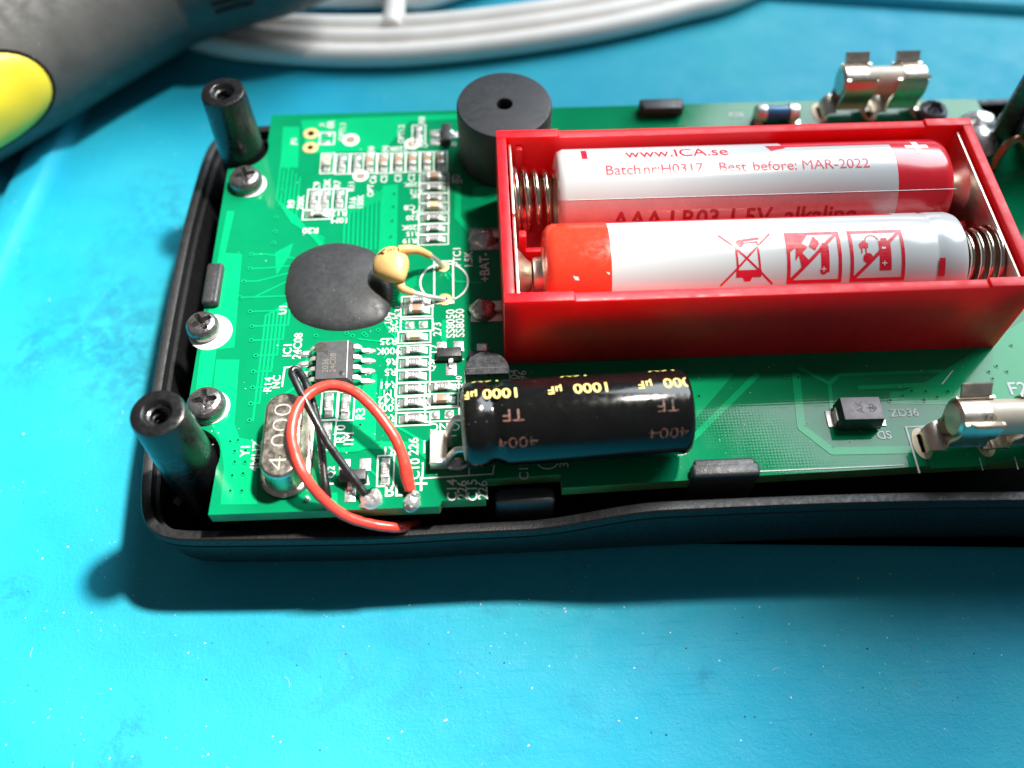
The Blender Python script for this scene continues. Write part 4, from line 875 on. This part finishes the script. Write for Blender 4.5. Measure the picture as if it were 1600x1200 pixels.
# ================================================================== fuses and their clips
FR = 1.8; FZ = 4.9
def fuse_clip(x, y, label, th=0.28):
    t = thing('fuse_clip', label, 'fuse clip', (x, y, 0), 0, 'spring clips of the two fuses')
    w2 = 1.6
    arm = [(0.35, 1.3), (1.2, 1.5), (1.6, 2.0), (1.45, 2.7), (1.6, 3.3), (1.85, 4.0), (1.97, 4.8), (1.85, 5.6), (1.6, 6.15), (1.62, 6.3), (2.0, 6.6), (2.5, 7.25)]
    q = MB(); q.sheet(arm[:10], -w2 - 0.25, w2 + 0.25, th); q.sheet(arm[9:], -w2 + 0.15, w2 - 0.15, th); q.build('rear_arm', 'nickel', t, smooth=40)
    arm2 = [(-a, z) for a, z in arm]
    q = MB(); q.sheet(arm2[:10], -w2 - 0.25, w2 + 0.25, -th); q.sheet(arm2[9:], -w2 + 0.15, w2 - 0.15, -th); q.build('front_arm', 'nickel', t, smooth=40)
    q = MB(); q.box(-w2 - 0.25, w2 + 0.25, -0.45, 0.45, 1.2, 1.48, bev=0.06); q.build('bridge', 'nickel', t)
    for s in (-1, 1):                                   # curved feet into slotted pads
        q = MB(); R = []
        for j in range(7):
            u = j / 6; xx = s * (w2 + 0.2 + 1.35 * math.sin(u * PI / 2)); zz = 1.4 - 1.35 * (1 - math.cos(u * PI / 2)); hw = 1.7 - 0.55 * u
            R.append([(xx, -hw, zz), (xx, hw, zz), (xx + s * 0.02, hw, zz + 0.26), (xx + s * 0.02, -hw, zz + 0.26)])
        q.rings(R); q.add(R[-1], [(0, 1, 2, 3)]); q.build('foot', 'nickel', t, smooth=50)
    return t
def fuse(x0, x1, y, label):
    t = thing('fuse', label, 'fuse', ((x0 + x1) / 2, y, FZ)); hl = (x1 - x0) / 2
    q = MB(); q.lathe([(FR - 0.08, -hl + 1), (FR - 0.08, hl - 1)], 36, RY(90)); q.build('ceramic_tube', 'ceramic_tube', t)
    for s in (-1, 1):
        q = MB(); q.lathe([(FR, hl - 3.0), (FR, hl - 0.3), (FR - 0.3, hl), (0, hl)], 36, RY(90 * s)); q.build('end_cap', 'nickel', t, smooth=40)
    return t
ya = 36.53; xa1 = 44.66; xa2 = 50.89
fuse_clip(xa1, ya, 'left clip of the rear fuse behind the red holder'); fuse_clip(xa2, ya, 'right clip of the rear fuse, near the black screw')
fuse(xa1 - 2.1, xa2 + 2.1, ya, 'short white ceramic fuse held in two clips behind the holder')
yb = -11.11; xb1 = 44.28; xb2 = xb1 + (xa2 - xa1)
fuse_clip(xb1, yb, 'front clip gripping the ceramic fuse at right edge, beside diode'); fuse_clip(xb2, yb, 'second clip of the front fuse, cut by right edge')
frontfuse = fuse(xb1 - 2.1, xb2 + 2.1, yb, 'white ceramic fuse in the clip at the right edge, front')
k = Ink(); k.ring(0, 0, 0.5, 0.07, 20); k.text('UL', 0, 0, 0.5, 0, 0.9)
k.wrap('stamped_emblem', 'spring_steel', frontfuse, FR + 0.012, math.radians(33), -(xb2 - xb1) / 2 + 0.6)
for x, y in ((xa1, ya), (xa2, ya), (xb1, yb), (xb2, yb)):
    for s in (-1, 1):
        q = MB(); q.lathe([(1.0, 0), (1.0, 0.07), (0.35, 0.075)], 26, BZ @ T(x + s * 3.15, y) @ Matrix.Diagonal((0.95, 1.75, 1, 1))); o = q.build('clip_pad', 'cream_pad', board)
        q = MB(); q.box(-0.28, 0.28, -1.0, 1.0, 0, 0.085, BZ @ T(x + s * 3.15, y)); q.build('slot', 'hole_black', o)

# blue cylinder resistor at the rear edge
ra = (35.56,35.5); mr = thing('cylinder_resistor', 'small blue cylinder resistor with silver ends behind the red holder', 'resistor', (ra[0], ra[1], 1.15), -1)
q = MB(); q.lathe([(0.9, -1.6), (0.95, -1.2), (0.85, 0), (0.95, 1.2), (0.9, 1.6)], 28, RY(90)); q.build('body', 'blue_melf', mr, smooth=60)
for s in (-1, 1):
    q = MB(); q.lathe([(1.08, 1.45), (1.1, 1.6), (1.1, 2.5), (0.95, 2.7), (0, 2.7)], 28, RY(90 * s)); q.build('end_cap', 'tin', mr, smooth=45)
    q = MB(); q.box(s * 2.2 - 0.5, s * 2.2 + 0.9 * (s > 0) + 0.5 * (s < 0), -1.0, 1.0, -1.14, -1.0, bev=0.05); q.build('solder_pad', 'solder', mr)

# ================================================================== right edge: terminal blade, jack tube, copper shunt
bld = thing('terminal_blade', 'upright nickel terminal blade at the right edge behind holder', 'terminal', (*(62.32,30.51), 0))
q = MB(); q.box(-1.3, 1.1, -0.35, 0.35, 0.0, 13.0, bev=0.12); q.build('blade', 'screw_steel', bld)
q = MB(); q.lathe([(2.1, 0), (1.8, 0.5), (1.2, 1.0), (0.6, 1.3), (0, 1.35)], 24, T(-1.9, 0.2) @ Matrix.Diagonal((1, 1.2, 1.2, 1))); q.build('solder_joint', 'solder', bld, smooth=70)
jk = thing('input_jack', 'black tube of an input jack cut by the right edge', 'jack', (66.48 + 2.4, 32.27 - 2.2, 0))
q = MB(); q.lathe([(4.2, 0), (4.2, 13.5), (4.0, 13.8), (3.2, 13.8), (3.0, 13.5), (3.0, 1), (0, 1)], 40); q.build('tube', 'post_plastic', jk, smooth=35)
cw = thing('copper_wire', 'thick bent copper shunt wire next to the red holder', 'wire', (*(60.65,26.17), 0))
org = Vector((*(60.65,26.17), 0))
q = MB(); q.tube([p - org for p in crom([(60.5,26.07,0.1), (60.53,26.34,0.9), (60.83,26.7,2.2), (61.37,27.03,3.1), (62.19,27.32,3.4), (63.07,27.07,3), (64.21,26.44,1.5), (65.18,25.89,0.1)], 5)], 0.52, 12); q.build('wire', 'copper_wire', cw, smooth=70)
blob((60.97,33.64), 2.2, 1.9, 1.6, 'solder', seed=21); blob((60.93,30.23), 1.1, 1.6, 1.2, 'dull_solder', seed=24)

# ================================================================== hand tool behind, left
tool = thing('hand_tool', 'dark grey rubber-bodied hand tool with yellow inset, lying behind the case', 'tool', (-66, 58, ZM))
AX = [(-112, 6.5, -0.4, 13.6), (-97, 23, -0.4, 13.6), (-82, 39.5, -0.5, 13.5), (-67, 55, -0.8, 13.2), (-55.5, 66, -1.0, 12.6), (-46.5, 71.5, -0.6, 11.6), (-38, 72, 0.6, 10.4), (-30, 71.5, 2.0, 9.4), (-24, 72, 3, 8.4)]
ax = crom([(x, y, z) for x, y, z, r in AX], 6); rr = [p.x for p in crom([(r, 0, 0) for x, y, z, r in AX], 6)]
def tool_pt(i, a, off=0.0):
    t = (ax[min(i + 1, len(ax) - 1)] - ax[max(i - 1, 0)]).normalized(); s = t.cross(Vector((0, 0, 1))).normalized(); u = s.cross(t)
    r = rr[i] + off; sq_ = 1.0 - 0.06 * math.sin(2 * a) ** 2
    return ax[i] + (s * math.cos(a) + u * math.sin(a)) * r * sq_ - Vector((-66, 58, ZM))
q = MB(); q.rings([[tuple(tool_pt(i, 2 * PI * j / 56)) for j in range(56)] for i in range(len(ax))]); q.add([tuple(tool_pt(len(ax) - 1, 2 * PI * j / 56)) for j in range(56)], [list(range(56))]); q.add([tuple(tool_pt(0, 2 * PI * j / 56)) for j in range(56)], [list(range(56))]); q.build('body', 'tool_rubber', tool, smooth=60)
q = MB(); q.tube([tuple(tool_pt(i, 0.95, 0.02)) for i in range(len(ax))], 0.22, 6); q.build('mould_seam', 'hole_black', tool)
def tool_at(fi, a, off):
    i = int(fi); f = fi - i; return tool_pt(i, a, off).lerp(tool_pt(min(i + 1, len(ax) - 1), a, off), f)
CI, CA = 15.2, 0.14
q = MB(); R = []
for s, off in ((1.0, -0.3), (1.0, 0.25), (0.95, 0.5), (0.8, 0.65), (0.5, 0.75), (0.2, 0.78)):
    R.append([tuple(tool_at(CI + 3.1 * s * math.cos(2 * PI * j / 40), CA + 0.46 * s * math.sin(2 * PI * j / 40) * (1 + 0.12 * math.cos(2 * PI * j / 40)), off)) for j in range(40)])
g_ = MB(); g_.tube(R[1] + R[1][:2], 0.28, 6, cap=False); g_.build('inset_gap', 'hole_black', tool)
q.rings(R); q.add(R[-1], [list(range(40))]); q.build('yellow_inset', 'tool_yellow', tool, smooth=60)
for j in range(6):
    a = 0.0 - 0.2 + 0.12 * j; q = MB(); q.tube([tuple(tool_at(38 + 2.2 * t, a, 0.12)) for t in (-1, -.5, 0, .5, 1)], 0.35, 6); q.build('vent_slot', 'chip_body', tool)

# ================================================================== white cord, three passes side by side
cord = thing('power_cord', 'white flat cord folded in parallel strands behind the buzzer', 'cord', (*(-19.91,65.79), ZM))
org = Vector((*(-19.91,65.79), ZM))
for pth in ([(-53.49,74.64,-12.2), (-42.78,69.26,-12.2), (-33.69,66.94,-12.2), (-19.88,65.51,-12.2), (-6.14,66.03,-12.2), (13.92,69.39,-12.2), (30.75,74.3,-12.2), (45.4,80.72,-12.2)],
            [(-52.95,77.87,-12), (-43.13,72.41,-12), (-33.95,70.19,-12), (-20.01,68.89,-12), (-6.11,69.27,-12), (14.16,72.57,-12), (28.98,76.7,-12), (42.51,82.59,-12)],
            [(-53.43,80.83,-12), (-43.5,75.26,-12), (-34.26,73.32,-12), (-20.15,72.15,-12), (-6.09,72.55,-12), (12.35,75.53,-12), (25.17,79.51,-12), (36.41,84.38,-12)],
            [(-14.84,70.83,-11.4), (-14.69,73.02,-11.4), (-14.56,75.56,-11.4), (-14.72,81.45,-11.6), (-15.63,90.77,-12)],
            [(-39.1,80.95,-12), (-28.75,80.22,-12), (-16.37,79.75,-12), (-6.03,80.69,-12)]):
    a_ = Vector(pth[0]); b_ = Vector(pth[-1]); o_ = b_.y * 0.12      # the cord runs on across the bench
    if abs(a_.x - b_.x) > 60: pth = [(a_.x - 60, a_.y + 42, a_.z), (a_.x - 26, a_.y + 14, a_.z)] + list(pth) + [(b_.x + 30, b_.y + 24, b_.z), (b_.x + 75, b_.y + 80, b_.z), (b_.x + 100, b_.y + 190, b_.z), (b_.x + 90, b_.y + 320, b_.z)]
    elif a_.y < b_.y - 10: pth = list(pth) + [(b_.x + 2, b_.y + 40, b_.z), (b_.x + 10, b_.y + 140, b_.z), (b_.x + 14, b_.y + 300, b_.z)]
    else: pth = [(a_.x - 30, a_.y + 10, a_.z), (a_.x - 12, a_.y + 2, a_.z)] + list(pth) + [(b_.x + 25, b_.y + 18, b_.z), (b_.x + 50, b_.y + 80, b_.z), (b_.x + 60, b_.y + 260, b_.z)]
    q = MB(); q.tube([p - org for p in crom(pth, 8)], 1.72 if pth[0][2] < -11 else 1.9, 18); q.build('strand', 'cable_white', cord, smooth=70)

# ================================================================== dust and lint
def dust(name, label, pts, m, smin, smax):
    q = MB()
    for x, y, z in pts:
        s = random.uniform(smin, smax); M_ = T(x, y, z) @ RZ(random.uniform(0, 360)); h_ = s * 0.35
        q.add([(s, 0, 0), (0.2 * s, 0.8 * s, 0), (-0.9 * s, 0.4 * s, 0), (-0.5 * s, -0.7 * s, 0), (0, 0, h_)], [(0, 1, 4), (1, 2, 4), (2, 3, 4), (3, 0, 4)], M_)
    o = q.build(name, m, smooth=0); o['kind'] = 'stuff'; o['label'] = label
pw = [(random.uniform(-85, 70), random.uniform(-48, -19), ZM) for i in range(170)] + [(random.uniform(-75, -39), random.uniform(-40, 50), ZM) for i in range(60)] + [(random.uniform(-60, 80), random.uniform(45, 75), ZM) for i in range(40)]
dust('pale_dust', 'pale dust specks on the blue mat', pw, 'dust_white', 0.04, 0.15)
dust('dark_dust', 'dark dirt specks on the blue mat', [(random.uniform(-85, 70), random.uniform(-48, -19), ZM) for i in range(90)] + [(random.uniform(-75, -39), random.uniform(-40, 50), ZM) for i in range(30)], 'dust_dark', 0.04, 0.16)
bd = [(random.uniform(-30, 60), random.uniform(-13, -1), 0.05) for i in range(110)] + [(random.uniform(-30, -5), random.uniform(-13, 36), 0.05) for i in range(50)]
dust('board_dust', 'pale dust specks on the circuit board', bd, 'dust_white', 0.03, 0.1)
q = MB()
for i in range(10):
    x, y = random.uniform(-80, 65), random.uniform(-46, -22); a = random.uniform(0, 6.28); l = random.uniform(0.4, 1.3); c = random.uniform(-.4, .4)
    q.tube([(x + l * u * math.cos(a + c * u), y + l * u * math.sin(a + c * u), ZM + 0.03) for u in (-1, -.5, 0, .5, 1)], 0.018, 5)
o = q.build('lint', 'dust_white'); o['kind'] = 'stuff'; o['label'] = 'short pale lint fibres on the blue mat'
